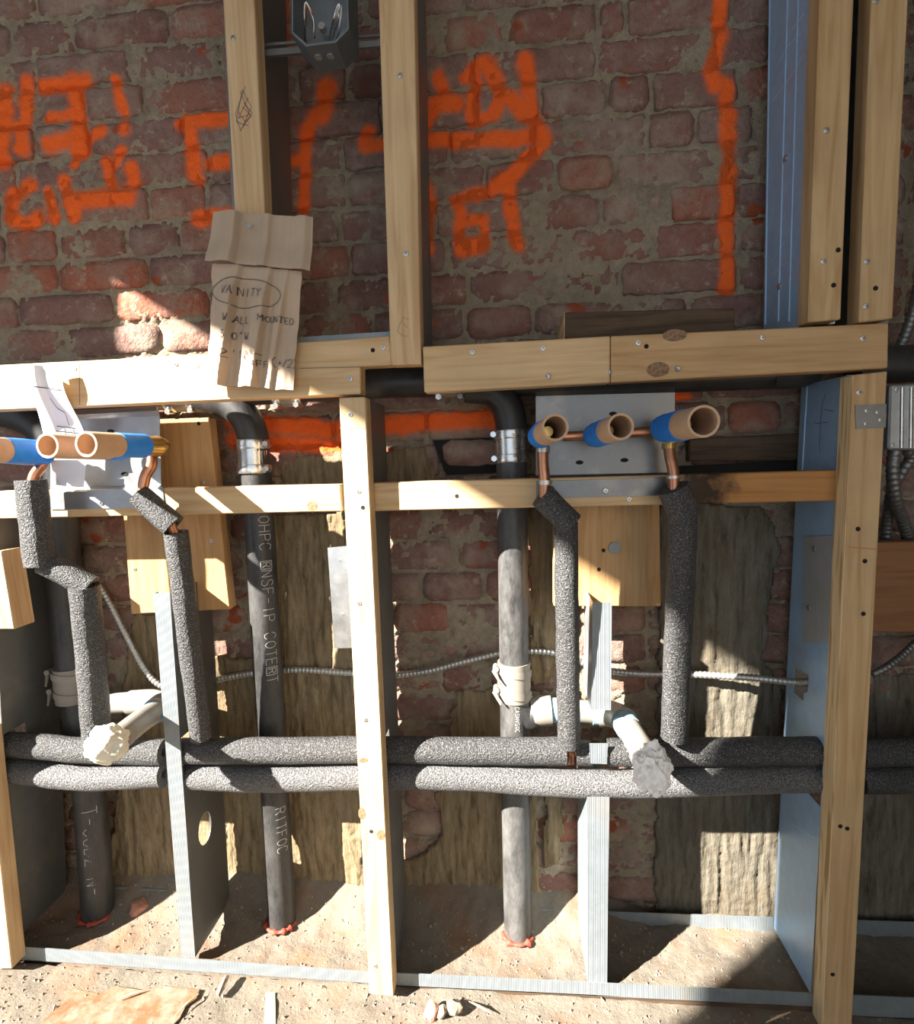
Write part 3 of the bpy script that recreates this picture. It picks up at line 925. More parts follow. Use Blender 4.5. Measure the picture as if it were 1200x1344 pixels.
mark(hdl, [[(104,478),(104.5,531)]], YW, .0016, M_pencil, 'board_joint')
mark(cst, [[(446,562),(482,562)]], YW, .0008, M_pencil)
mark(rst, [[(1113,718),(1155,721)]], YW, .0010, M_red)

# ================================================================== STEEL STUDS AND TRACKS
def web_mesh(mb, xa, ya, xb, yb, zb, zt, xtop_shift, holes, th):
    """upright sheet between (xa,ya) and (xb,yb) from zb to zt, holes given as loops of (y, z)"""
    bm = bmesh.new()
    def loop(pts):
        v = [bm.verts.new((0, y, z)) for y, z in pts]
        return [bm.edges.new((v[i], v[(i + 1) % len(v)])) for i in range(len(v))]
    ed = loop([(ya, zb), (yb, zb), (yb, zt), (ya, zt)])
    for h in holes: ed += loop(h)
    bmesh.ops.triangle_fill(bm, use_beauty=True, use_dissolve=False, edges=ed)
    vs = []; fs = []
    for i, v in enumerate(bm.verts):
        v.index = i
        t = (v.co.z - zb) / (zt - zb)
        vs.append((xa + xtop_shift * t, v.co.y, v.co.z))
    for f in bm.faces: fs.append(tuple(v.index for v in f.verts))
    bd = [(e.verts[0].index, e.verts[1].index) for e in bm.edges if len(e.link_faces) == 1]
    n = len(vs)
    vs2 = vs + [(x + th, y, z) for x, y, z in vs]
    fs2 = fs + [tuple(i + n for i in f[::-1]) for f in fs] + [(a, b, b + n, a + n) for a, b in bd]
    mb.add(vs2, fs2)
    bm.free()
    return mb
def ell(yc, zc, ry, rz, n=20):
    return [(yc + ry * math.cos(2 * math.pi * k / n), zc + rz * math.sin(2 * math.pi * k / n)) for k in range(n)]
def steel_stud(label, px, side, m_fl, m_web, holes=(), y0=YM0, y1=YM1, name='steel_stud', lip=True, m_back=None, front=True, m_lip=None):
    """px = front flange corners TL, TR, BR, BL"""
    TL, TR, BR, BL = [at(x, y, y0) for x, y in px]
    zt = (TL.z + TR.z) / 2; zb = max(0.012, (BL.z + BR.z) / 2)
    base = Vector(((BL.x + BR.x) / 2, y0, zb))
    t = thing(name, label, 'stud', base)
    T = 0.0016
    if front:
        obj('front_flange', MB().prism([TL, TR, Vector((BR.x, y0, zb)), Vector((BL.x, y0, zb))], (0, T, 0)), m_fl, t)
    off = Vector((0, y1 - y0 - T, 0))
    obj('back_flange', MB().prism([TL + off, TR + off, Vector((BR.x, y0, zb)) + off, Vector((BL.x, y0, zb)) + off], (0, T, 0)), m_back or m_fl, t)
    xb, xt = (BL.x, TL.x) if side == 'L' else (BR.x - T, TR.x - T)
    mb = web_mesh(MB(), xb, y0 + T, xb, y1 - T, zb, zt, xt - xb, holes, T)
    obj('web', mb, m_web, t)
    if lip:
        xb, xt = (BR.x - T, TR.x - T) if side == 'L' else (BL.x, TL.x)
        mb = web_mesh(MB(), xb, y0 + T, xb, y0 + .012, zb, zt, xt - xb, (), T)
        web_mesh(mb, xb, y1 - .012, xb, y1 - T, zb, zt, xt - xb, (), T)
        obj('return_lip', mb, m_lip or m_web, t)
    return t
PIPE_Y = 1.067
zp1 = at(600, 986, PIPE_Y).z; zp2 = at(600, 1020, PIPE_Y).z
pipe_slot = [(YM0 + .004, zp2 - .024), (PIPE_Y + .030, zp2 - .024), (PIPE_Y + .030, zp1 + .030), (YM0 + .004, zp1 + .030)]
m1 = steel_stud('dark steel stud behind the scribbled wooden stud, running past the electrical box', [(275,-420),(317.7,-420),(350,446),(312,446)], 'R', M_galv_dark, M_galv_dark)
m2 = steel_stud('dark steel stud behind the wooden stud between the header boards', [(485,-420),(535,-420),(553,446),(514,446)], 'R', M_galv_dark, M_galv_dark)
m3 = steel_stud('broad scratched sky-blue tinted steel stud above the header, beside the orange line', [(1075,-420),(1122,-420),(1096,426),(1054,426)], 'L', M_galv, M_galv_web)
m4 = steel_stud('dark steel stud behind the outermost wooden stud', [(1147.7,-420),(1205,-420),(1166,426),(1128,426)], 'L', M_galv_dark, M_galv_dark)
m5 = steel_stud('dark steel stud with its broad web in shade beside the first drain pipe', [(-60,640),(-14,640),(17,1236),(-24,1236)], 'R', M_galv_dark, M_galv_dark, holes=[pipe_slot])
hz = at(272, 1085, 1.10)
m6 = steel_stud('short free-standing steel stud with an oval hole, in front of the left plywood board', [(202,779),(223,778),(256,1256),(238,1257)], 'R', M_galv_rib, M_galv_dark, holes=[ell(1.105, at(270,1087,1.105).z, .026, .036), pipe_slot])
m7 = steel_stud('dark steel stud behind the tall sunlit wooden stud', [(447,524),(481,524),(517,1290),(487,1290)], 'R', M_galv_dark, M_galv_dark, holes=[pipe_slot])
wy = at(1062, 898, 1.10)
def pz(x, y, Y): return at(x, y, Y).z
slot = [(1.16, pz(1052,876,1.16)), (1.105, pz(1074,886,1.105)), (1.105, pz(1072,908,1.105)), (1.118, pz(1067,910,1.118)), (1.118, pz(1066,920,1.118)), (1.16, pz(1052,908,1.16))]
m9 = steel_stud('broad sky-blue tinted steel stud with a cut slot for the cable', [(1112,492),(1150,492),(1098,1305),(1064,1305)], 'L', M_galv, M_galv_web, holes=[slot, pipe_slot], m_back=M_galv_dark, m_lip=M_galv_dark)  # dark back flange and lip paint the shade inside the channel
# pen marks on the blue web
def webpt(ends, px, py):
    """point on a stud's upright web behind that pixel; ends = pixels of the web's front edge"""
    a = at(*ends[0], YM0); b = at(*ends[1], YM0)
    lo, hi = 1.0, 1.3
    for _ in range(40):
        Y = (lo + hi) / 2
        p = at(px, py, Y)
        xw = b.x + (a.x - b.x) * (p.z - b.z) / (a.z - b.z)
        if p.x < xw: lo = Y
        else: hi = Y
    return at(px, py, lo)
W9 = ((1112,492),(1064,1305)); W3 = ((1067,-90),(1054,426))
def web_mark(strokes, w=.0011, ends=W9, parent=None, mat=None, name='pen_mark'):
    for pl in strokes:
        mb = MB()
        for a, b in zip(pl[:-1], pl[1:]):
            A = webpt(ends, *a); B = webpt(ends, *b)
            A.x -= .0006; B.x -= .0006
            d = (B - A); d.normalize()
            n = Vector((0, -d.z, d.y)) * w / 2
            mb.add([A - n, B - n, B + n, A + n], [(0, 1, 2, 3)])
        obj(name, mb, mat or M_ink, parent or m9)
M_scratch = plain('bright_scratch', (0.62, 0.72, 0.80), .4, .3)
web_mark([[(1022,85),(1035,60),(1052,42)], [(1015,132),(1040,98),(1056,70)], [(1012,345),(1030,318)], [(1014,362),(1028,346)], [(1040,40),(1056,18)]], .0014, W3, m3, M_scratch, 'scratch')
web_mark([[(1040,1082),(1070,1100)], [(1030,1150),(1034,1165)], [(1050,1110),(1060,1118)]], .0012, W9, m9, M_scratch, 'scratch')
for q in ((1032,208),(1024,376)):
    p = webpt(W3, *q); mb = MB().disc(p, (-1,0,0), .0055, .003, 12)
    obj('screw', mb, M_zinc, m3)
def web_rib(ends, parent, pts):
    A = webpt(ends, *pts[0]); B = webpt(ends, *pts[1])
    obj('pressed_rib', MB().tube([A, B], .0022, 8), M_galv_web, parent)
web_rib(W3, m3, ((1036,-60),(1022,422))); web_rib(W3, m3, ((1050,-60),(1036,422))); web_rib(W3, m3, ((1012,-60),(1005,426)))
web_rib(W9, m9, ((1060,506),(1052,640))); 
web_mark([[(1084,517),(1080,530),(1078,550),(1076,580),(1077,594)], [(1082,537),(1095,540)], [(1070,556),(1088,554)]])
# middle stud, cut away where the drain passes
def zpx(y, x): return y
m8a = steel_stud('sunlit ribbed steel stud stub hanging below the plywood board', [(778,791),(803.5,791),(802,931),(776,933)], 'L', M_galv_rib, M_galv, y1=1.15)
m8b = steel_stud('sunlit ribbed steel stud standing on the floor track below the foam pipes', [(771,1046),(800,1046),(797,1289),(771,1290)], 'L', M_galv_rib, M_galv_rib)
tab = obj('steel_tab', slab([(774,976),(798,976),(797,1003),(775,1002)], YM0, .0016), M_galv_rib, None, label='small cut steel tab in front of the upper foam pipe', category='metal tab')
# tracks
def track(label, x0, x1, z0y, back=True):
    A = at(x0[0], x0[1], YM0 - .002); B = at(x1[0], x1[1], YM0 - .002)
    t = thing('floor_track', label, 'track', (A + B) / 2)
    A0 = at(x0[0], x0[2], YM0 - .002); B0 = at(x1[0], x1[2], YM0 - .002)
    obj('front_flange', MB().prism([A, B, B0, A0], (0, .0018, 0)), M_galv_rib, t)
    d = Vector((0, .155, 0)); u = Vector((0, 0, .004))
    obj('back_flange', MB().prism([A + d + Vector((0,0,.02)), B + d + Vector((0,0,.02)), B0 + d, A0 + d], (0, .0018, 0)), M_galv_rib, t)
    obj('bottom', MB().prism([A0, B0, B0 + d, A0 + d], (0, 0, .0018)), M_galv, t)
    return t
t1 = track('dusty steel floor track left of the tall sunlit stud', (18,1242,1259), (486,1276,1291), 0)
t2 = track('dusty steel floor track right of the tall sunlit stud', (517,1277,1294), (1069,1304,1321), 0)
t3 = track('shaded steel floor track beyond the right stud', (1118,1306,1334), (1480,1322,1350), 0)
sill = obj('sill_board', MB().prism([at(520,1294,1.036), at(1069,1321,1.036), at(1069,1329,1.036), at(520,1300,1.036)], (0,.12,0)), M_old_x, None, label='thin dark sill strip under the right floor track', category='sill')
htr = obj('header_track', slab([(385,443),(513,435),(513,447),(385,455)], YM0, .0018), M_galv_rib, None, label='thin steel track edge showing above the left header board', category='track')

# strap plates
def plate(label, px, Y, mat, screws=(), name='nail_plate', th=.0015):
    o = obj(name, slab(px, Y, th), mat, None, label=label, category='metal plate')
    for s in screws: screw(o, *s, Y, .0035)
    return o
plate('bright steel strap plate tucked behind the tall sunlit stud', [(430,719),(462,716),(472,850),(439,851)], 1.0375, M_bright, [(447,735),(450,806)])
npl = plate('small nail plate with rust marks on the right stud', [(1123,532),(1164,530),(1163,561),(1124,563)], YW-.0017, M_galv_mid, [(1138,539),(1137,556),(1152,541),(1156,551)])
c5 = [webpt(W9, *q) - Vector((.0008, 0, 0)) for q in ((1057,704),(1098,703),(1093,842),(1055,844))]
rp = obj('nail_plate', MB().prism(c5, (-.0018, 0, 0)), galv('repair_plate_steel', (0.42, 0.44, 0.44), 0.35, 0.4), None, label='grey steel repair plate screwed over the blue steel web', category='metal plate')
for q in ((1071,720),(1064,798)):
    obj('screw', MB().disc(webpt(W9, *q) - Vector((.0024, 0, 0)), (-1, 0, 0), .0055, .0022, 12), M_zinc, rp)

# ================================================================== VALVE PLATES, VALVES
def bent_plate(label, xl, xr, ys, prof, holes=(), sc=(), mat=None):
    """ys: pixel heights at left edge, prof: depth per height"""
    mb = MB(); n = len(ys)
    L = [at(xl[0] + (xl[1] - xl[0]) * i / (n - 1), ys[i][0], prof[i]) for i in range(n)]
    Rr = [at(xr[0] + (xr[1] - xr[0]) * i / (n - 1), ys[i][1], prof[i]) for i in range(n)]
    th = Vector((0, .0016, 0))
    for i in range(n - 1):
        mb.prism([L[i], Rr[i], Rr[i + 1], L[i + 1]], th)
    lo = (L[-1] + Rr[-1]) / 2
    t = thing('valve_plate', label, 'metal plate', lo)
    obj('bent_sheet', mb, mat or M_plate, t)
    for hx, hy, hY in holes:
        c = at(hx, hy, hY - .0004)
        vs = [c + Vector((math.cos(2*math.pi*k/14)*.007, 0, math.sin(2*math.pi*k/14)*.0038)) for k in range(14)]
        obj('slot_hole_shade', MB().prism(vs, (0, .0012, 0)), M_dark, t)  # near-black oval paints the shade of a slot
    for s in sc: screw(t, *s)
    return t
vp1 = bent_plate('bent steel mounting plate behind the three right valves', (703,704), (886,886), [(505,500),(514,509),(520,515),(624,620),(632,626),(654,650)], [1.052,1.044,1.058,1.058,1.0345,1.0335],
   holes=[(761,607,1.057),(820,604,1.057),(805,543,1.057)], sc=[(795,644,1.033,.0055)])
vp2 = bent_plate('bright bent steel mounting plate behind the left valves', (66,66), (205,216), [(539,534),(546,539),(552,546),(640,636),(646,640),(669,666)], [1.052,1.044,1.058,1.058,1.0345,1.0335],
   holes=[(145,566,1.057),(163,622,1.057)], sc=[(133,660,1.033,.005)], mat=galv('sunlit_plate_tone', (0.36, 0.365, 0.37), 0.75, 0.36))  # brighter plate steel: sunlight on the left plate is put into its colour

def valve(label, base, mouth, Yb, Ym, r, tape=(0.22, 0.5), rough_tape=False):
    A = at(*base, Yb); B = at(*mouth, Ym)
    t = thing('valve_stub', label, 'valve', A)
    d = (B - A)
    pt = lambda u: A + d * u
    obj('brass_body', MB().tube([pt(0), pt(.10), pt(.12), pt(tape[0] + .03)], [r * .75, r * .98, r * .9, r * .9], 24), M_brass, t)
    w = MB()
    us = np.linspace(tape[0] - .04, tape[1], 7)
    w.tube([pt(u) for u in us], [r * (1.03 + random.uniform(0, .05 if rough_tape else .02)) for _ in us], 24, jit=.0012 if rough_tape else .0004, inner=.0018)
    obj('tape_wrap', w, M_tape, t)
    obj('cardboard_sleeve', MB().tube([pt(tape[0]), pt((tape[0] + 1) / 2), pt(1)], r, 32, inner=.0036), M_tube, t)
    c = MB().tube([pt(.2), pt(.62)], r * .42, 16)
    obj('valve_stem', c, M_brass, t)
    return t
RV = .0208
v1 = valve('blue-taped cardboard-capped valve beside the black pipe clamp', (706,574), (729,561), 1.02, .87, .0205, (.2,.48), True)
v2 = valve('middle cardboard-capped valve between two others on the right plate', (777,573), (815,560), 1.02, .86, .0200, (.18,.62), True)
v3 = valve('longest cardboard-capped valve with wide blue tape at the right plate edge', (868,563), (924,553), 1.02, .83, .0228, (.12,.58), True)
v4 = valve('cardboard-capped valve with brass base at the left plate edge', (214,586), (113,583), 1.02, .845, .0205, (.33,.64))
v5 = valve('cardboard-capped valve crossing behind the paper sheet tail', (160,590), (62,585), 1.03, .86, .0203, (.05,.22))
v6 = valve('cardboard-capped valve wrapped in crumpled blue tape beyond the others', (62,595), (-40,588), 1.02, .85, .0225, (.1,.62), True)

def tube_thing(name, label, cat, path, r, mat, seg=20, jit=0.0, n=8, group=None, smooth=True):
    pts = catmull(path, n) if smooth else path
    o = obj(name, MB().tube(pts, r, seg, jit=jit), mat, None, label=label, category=cat)
    if group: o['group'] = group
    return o
def P3(*l): return [at(x, y, Y) for x, y, Y in l]
# copper pieces
cp = thing('copper_pipe', 'copper manifold linking the right valves above the foam risers', 'pipe', at(713, 650, 1.0))
obj('cross_pipe', MB().tube(P3((740,573,1.03),(800,570,1.03),(862,566,1.03)), .0085, 14), M_copper, cp)
obj('drop_pipe', MB().tube(catmull(P3((713,586,1.008),(713,608,1.004),(715,630,1.0),(716,664,.992)), 6), .0098, 14), M_copper, cp)
obj('drop_pipe', MB().tube(catmull(P3((878,584,1.01),(880,600,1.006),(884,620,1.0),(885,656,.992)), 6), .0098, 14), M_copper, cp)
for a, b in (((713,586,1.006),(713,594,1.005)), ((716,630,1.0),(716,636,1.0)), ((878,582,1.008),(878,589,1.007)), ((884,624,1.0),(884,628,1.0))):
    obj('soldered_collar', MB().tube(P3(a, b), .0118, 14), M_solder if a[1] > 583 else M_brass, cp)
cp2 = thing('copper_pipe', 'bent copper drop below the brass valve base on the left plate', 'pipe', at(186, 650, 1.0))
obj('drop_pipe', MB().tube(catmull(P3((199,596,1.008),(199,610,1.002),(190,628,.996),(186,662,.99)), 6), .0098, 14), M_copper, cp2)
cp3 = thing('copper_pipe', 'copper drop under the blue-taped left valve', 'pipe', at(40, 640, 1.0))
obj('drop_pipe', MB().tube(catmull(P3((58,600,1.008),(54,612,1.0),(44,628,.99),(42,660,.985)), 6), .0098, 14), M_copper, cp3)

# ================================================================== FOAM-WRAPPED PIPES
FJ = .0016
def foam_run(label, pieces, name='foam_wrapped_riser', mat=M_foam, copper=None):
    base = at(*pieces[-1][0][-1])
    t = thing(name, label, 'pipe', base)
    for path, r in pieces:
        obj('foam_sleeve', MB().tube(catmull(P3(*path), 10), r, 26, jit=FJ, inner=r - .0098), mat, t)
    if copper:
        for c in copper:
            obj('copper_core', MB().tube(catmull(P3(*c), 4), .009, 12), M_copper, t)
    return t
fr1 = foam_run('thin foam-wrapped riser under the taped valve beside the plywood with the bolt', [([(712,650,.985),(749,688,.99)], .0232), ([(743,686,1.005),(745,840,1.022),(747,978,1.045)], .0212)], copper=[[(740,670,.99),(744,700,1.0)], [(748,960,1.045),(749,1000,1.062)]])
fr2 = foam_run('thick foam-wrapped riser in front of the big combed parging patch', [([(884,640,.985),(899,678,.992)], .0262), ([(897,674,1.0),(891,820,1.014),(885,968,1.035)], .0242)], copper=[[(890,650,.99),(897,690,1.0)]])
fr3 = foam_run('foam-wrapped riser with a mitred jog in front of the first drain pipe', [([(40.5,630,.985),(47,690,.985),(53,742,.985)], .0262), ([(58,738,.992),(120,770,1.01)], .0235), ([(111,768,1.005),(119,860,1.02),(127,966,1.035)], .0268)], copper=[[(53,735,.985),(62,750,.99)], [(105,762,1.0),(115,780,1.01)]])
fr4 = foam_run('foam-wrapped riser with a slanted top piece in front of the left plywood board', [([(182,650,.985),(228,690,.992)], .0222), ([(231,698,1.0),(246,820,1.018),(264,968,1.042)], .0212)], copper=[[(222,684,.99),(232,708,1.0)]])
Y_ = PIPE_Y
R_ = .0262
foam_run('upper foam-wrapped supply pipe left of the short steel stud', [([(-60,972,Y_),(40,979,Y_),(120,985,Y_),(216,987,Y_)], R_)], 'foam_wrapped_pipe')
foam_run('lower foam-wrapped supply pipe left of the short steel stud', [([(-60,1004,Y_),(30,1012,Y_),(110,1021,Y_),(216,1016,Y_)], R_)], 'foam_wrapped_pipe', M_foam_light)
foam_run('upper foam-wrapped supply pipe between the short steel stud and the tall sunlit stud', [([(238,986,Y_),(350,985,Y_),(510,984,Y_),(600,985,Y_),(743,986,Y_)], R_), ([(756,988,Y_),(776,988,Y_)], R_ * .92)], 'foam_wrapped_pipe', copper=[[(738,987,Y_),(762,987,Y_)]])
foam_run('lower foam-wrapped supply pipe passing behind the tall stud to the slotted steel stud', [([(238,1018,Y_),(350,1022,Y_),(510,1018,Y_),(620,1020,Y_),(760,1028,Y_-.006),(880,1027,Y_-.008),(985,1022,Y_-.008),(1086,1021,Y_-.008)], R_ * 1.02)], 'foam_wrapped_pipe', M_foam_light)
foam_run('upper foam-wrapped supply pipe between the steel tab and the slotted steel stud', [([(797,987,Y_),(900,987,Y_),(1000,986,Y_-.004),(1089,986,Y_-.008)], R_)], 'foam_wrapped_pipe')
foam_run('upper foam-wrapped pipe continuing in the shaded bay past the right stud', [([(1128,988,Y_+.02),(1480,978,Y_+.02)], R_)], 'foam_wrapped_pipe')
foam_run('lower foam-wrapped pipe continuing in the shaded bay past the right stud', [([(1128,1023,Y_+.02),(1480,1018,Y_+.02)], R_)], 'foam_wrapped_pipe')

# ================================================================== DRAIN PIPES
YP = 1.152
def pipe_text(parent, txt, ptop, pbot, R, y0, h, side, w=.0011, mat=M_print, adv=.82):
    A = at(*ptop, YP); B = at(*pbot, YP)
    ax = (B - A).normalized()
    start = at(ptop[0] + (pbot[0] - ptop[0]) * (y0 - ptop[1]) / (pbot[1] - ptop[1]), y0, YP)
    view = Vector((0, 0, CAMH)) - start; view -= ax * view.dot(ax); view.normalize()
    rt = ax.cross(view)
    if rt.x < 0: rt = -rt
    def fn(u, v):
        th = side + v / R
        return start + ax * u + (view * math.cos(th) + rt * math.sin(th)) * (R + .0004)
    x = 0.0
    for word in txt.split(' '):
        if word:
            for ch in word:
                st_ = text_strokes(ch, x, 0, h, adv)
                if st_: obj('pipe_print', ribbon(MB(), st_, fn, w), mat, parent)
                x += adv * h
        x += adv * h
def drain(label, pts, R, mat=M_pvc):
    t = thing('drain_pipe', label, 'pipe', at(*pts[-1], YP))
    pp = [at(x, y, YP) for x, y in pts]
    obj('pipe_body', MB().tube(catmull(pp, 6), R, 32), mat, t)
    return t
d1 = drain('thick dark drain riser partly hidden by the jogged foam sleeve', [(80,640),(84,760),(99,900),(118,1045),(131,1225)], .0345)
d2 = drain('printed dark drain riser between the left plywood board and the tall sunlit stud', [(334,590),(341,690),(356,960),(361,1045),(373,1245)], .0308, M_pvc)
d3 = drain('grey dusty drain riser right of the tall sunlit stud', [(671,575),(673,700),(676,960),(677,1045),(681,1258)], .0308, M_pvc_dust)
pipe_text(d2, 'OHPC @NSF-IP COTE@T', (341,690), (356,960), .0308, 676, .0235, -.08)
pipe_text(d2, 'RITFOC ', (361,1045), (373,1245), .0308, 1052, .0225, -.05)
pipe_text(d1, 'T-OUDZJN-', (118,1045), (131,1225), .0345, 1050, .030, -.55)
pipe_text(d3, 'CASNVSOC', (676,915), (677,962), .0308, 920, .0085, .0, .0016, M_emb)

# horizontal waste line behind the headers with its sweeps
w = thing('waste_line', 'black horizontal waste pipe running behind the header boards with sweeps into the risers', 'pipe', at(500, 505, YP))
obj('main_pipe', MB().tube(catmull(P3((-60,529,YP),(240,518,YP),(500,503,YP),(800,497,YP),(1030,489,YP)), 8), .0305, 28), M_fitting, w)
obj('sweep', MB().tube(catmull(P3((262,522,YP),(300,530,YP),(322,548,YP),(332,572,YP),(334,592,YP)), 8), .0318, 28), M_fitting, w)
obj('sweep', MB().tube(catmull(P3((612,508,YP),(645,512,YP),(664,530,YP),(671,556,YP),(671,578,YP)), 8), .0318, 28), M_fitting, w)
obj('sweep', MB().tube(catmull(P3((-20,538,YP),(20,545,YP),(52,562,YP),(72,590,YP),(80,645,YP)), 8), .0318, 28), M_fitting, w)
obj('end_elbow', MB().tube(catmull(P3((1020,490,YP-.005),(1050,488,YP-.02),(1068,478,YP-.03)), 6), .030, 24), M_fitting, w)

def clamp(label, a, b, R, mat_s, mat_b, screw_side=1, name='pipe_coupling', nscrew=2, vertical=True, Y=YP):
    A = at(*a, Y); B = at(*b, Y)
    t = thing(name, label, 'coupling', B)
    d = B - A
    n = 40
    sl = MB()
    # fluted sleeve
    seg = 72; ax = d.normalized(); u = Vector((0, 1, 0)) - ax * ax.y; u.normalize(); v = ax.cross(u)
    vs = []
    for q in (0.1, .9):
        for k in range(seg):
            th = 2 * math.pi * k / seg
            r = R * (1.015 + .02 * (k % 2))
            vs.append(A + d * q + (u * math.cos(th) + v * math.sin(th)) * r)
    sl.add(vs, [(k, (k + 1) % seg, seg + (k + 1) % seg, seg + k) for k in range(seg)], True)
    obj('sleeve', sl, mat_s, t)
    for q0, q1 in ((0.0, .27), (.73, 1.0)):
        bnd = obj('clamp_band', MB().tube([A + d * q0, A + d * (q0 + .04), A + d * (q1 - .04), A + d * q1], [R * 1.05, R * 1.08, R * 1.08, R * 1.05], 36), mat_b, t)
        c = A + d * (q0 + q1) / 2
        side = Vector((screw_side, -.15, 0)).normalized() if vertical else Vector((0, -.35, -1)).normalized()
        tip = c + side * R * 1.08
        s_ = MB()
        ax2 = Vector((0, -1, 0))
        s_.tube([tip - ax2 * .012, tip + ax2 * .010], .0048, 10)
        s_.tube([tip + ax2 * .010, tip + ax2 * .015], .0062, 6)
        s_.tube([tip + side * -.006, tip + side * .002], .006, 8)
        obj('clamp_screw', s_, mat_b, bnd)
    return t
clamp('bright fluted steel coupling at the top of the printed drain riser', (332,577), (334,621), .0322, M_bright, M_bright, 1)
clamp('bright fluted steel coupling at the top of the dusty drain riser', (670,564), (671.5,607), .0322, M_bright, M_bright, -1)
clamp('steel coupling peeping under the header above the orange bricks', (572,501), (610,499), .0322, M_beige, M_bright, 1, vertical=False)
clamp('steel coupling under the header beside the cardboard note corner', (362,513), (398,511), .0322, M_beige, M_bright, 1, vertical=False)
clamp('steel coupling under the sunlit header above the plywood board', (222,521), (262,518), .0322, M_beige, M_bright, 1, vertical=False)

def rubber(label, a, b, R, lean):
    t = thing('rubber_coupling', label, 'coupling', at(*b, YP))
    A = at(*a, YP); B = at(*b, YP); d = B - A
    obj('rubber_sleeve', MB().tube([A, A + d * .5, B], [R * 1.10, R * 1.14, R * 1.10], 32, jit=.001), M_beige, t)
    for q in (.06, .62):
        c = A + d * (q + .14)
        tilt = Vector((0, 0, lean))
        pts = []
        ring = MB()
        n = 36
        vs = []
        for k in range(n):
            th = 2 * math.pi * k / n
            for dz in (-.008, .008):
                vs.append(c + Vector((math.cos(th) * R * 1.19, math.sin(th) * R * 1.19, dz + lean * math.cos(th))))
        ring.add(vs, [(2*k, (2*k+2) % (2*n), (2*k+3) % (2*n), 2*k+1) for k in range(n)], True)
        bd = obj('clamp_band', ring, M_beige, t)
        e = c + Vector((-R * 1.22, -.01, lean * -1))
        s_ = MB().tube([e + Vector((0,-.014,.002)), e + Vector((0,.01,0))], .0065, 10)
        s_.tube([e + Vector((-.004,-.006,-.004)), e + Vector((.010,-.030,-.022))], [.005,.002], 8)
        obj('clamp_screw', s_, M_beige, bd)
    return t
rubber('beige rubber coupling with slanted bands on the dusty drain riser', (674.5,868), (675.5,917), .0308, -.006)
rubber('dusty beige rubber coupling on the thick drain riser behind foam', (94,874), (99,918), .0345, -.006)

# trap arms reaching out of the wall
def trap(label, path, r, ring_at, plug, tag):
    t = thing('trap_arm', label, 'pipe', at(*path[-1]))
    obj('arm_pipe', MB().tube(catmull(P3(*path), 10), r, 28, inner=.003), M_white, t)
    return t
ta = trap('white drain arm right of the dusty riser, its mouth stuffed with paper', [(722,932,1.15),(770,934,1.15),(796,937,1.145),(812,941,1.12),(822,950,1.08),(836,973,1.01),(854,1003,.925)], .0228, None, None, 0)
obj('elbow', MB().tube(catmull(P3((786,936,1.148),(800,936,1.142),(813,941,1.115),(820,947,1.085)), 8), .0262, 28, jit=.0006), M_white, ta)
obj('branch_sweep', MB().tube(catmull(P3((680,925,YP),(693,940,YP),(704,936,YP),(716,932,YP)), 6), [.0275] * 19, 26), M_fitting, ta)
obj('rubber_sleeve', MB().tube(P3((700,935,YP),(712,932.5,YP),(724,932,YP)), [.029,.0305,.0300], 28, jit=.0015), M_beige, ta)
obj('primer_ring', MB().tube(P3((724,932,YP),(733,932.4,YP)), .0255, 28), M_primer, ta)
obj('primer_ring', MB().tube(P3((820,947.5,1.086),(825,956,1.060)), .0248, 28, jit=.0012), M_primer, ta)
obj('primer_ring', MB().tube(P3((778,934.6,1.149),(784,935,1.149)), .0250, 28, jit=.0012), M_primer, ta)
tb = trap('white drain arm left of the short steel stud, its mouth stuffed with foam', [(120,926,1.15),(168,922,1.15),(196,922,1.145),(210,925,1.12),(205,932,1.08),(180,950,1.0),(150,974,.915)], .0228, None, None, 0)
obj('elbow', MB().tube(catmull(P3((172,922,1.15),(196,921,1.145),(211,925,1.118),(204,933,1.075)), 8), .0268, 28, jit=.0006), M_white, tb)
obj('branch_sweep', MB().tube(P3((100,930,YP),(112,928,YP),(128,926,YP)), .0275, 26), M_fitting, tb)
obj('blue_label', MB().tube(P3((199,936.5,1.060),(196,939,1.050)), .0236, 28), M_primer2, tb)
obj('worn_band', MB().tube(P3((164,963,.952),(155,970,.928)), .0232, 28), plain('grey_smudge', (0.26, 0.23, 0.19), .7), tb)

def crumple(name, label, c, rx, seed, mat, amp=.45, stretch=(1,1,1), direction=None):
    bm = bmesh.new()
    bmesh.ops.create_icosphere(bm, subdivisions=4, radius=1.0)
    for v in bm.verts:
        p = v.co.copy()
        n = noise.noise(p * 1.6 + Vector((seed, 0, 0))) * .5 + abs(noise.noise(p * 3.1 + Vector((0, seed, 0)))) * .7 + noise.noise(p * 6 + Vector((0, 0, seed))) * .22
        v.co = p * (1 + amp * n)
        v.co.x *= stretch[0]; v.co.y *= stretch[1]; v.co.z *= stretch[2]
    me = bpy.data.meshes.new(name)
    for v in bm.verts: v.co *= rx
    bm.to_mesh(me); bm.free()
    me.polygons.foreach_set('use_smooth', [name == 'foam_plug'] * len(me.polygons))
    o = obj(name, (me, c), mat, None, label=label, category='plug')
    return o
crumple('paper_plug', 'crumpled whitish paper stuffed into the right drain arm', at(855,1008,.905), .0265, 3.3, M_foamw, .75, (1.05,1.1,1.25))
crumple('foam_plug', 'lumpy cream foam stuffed into the left drain arm', at(141,976,.895), .0295, 8.1, M_foamy, .45, (1.15,1,1.0))

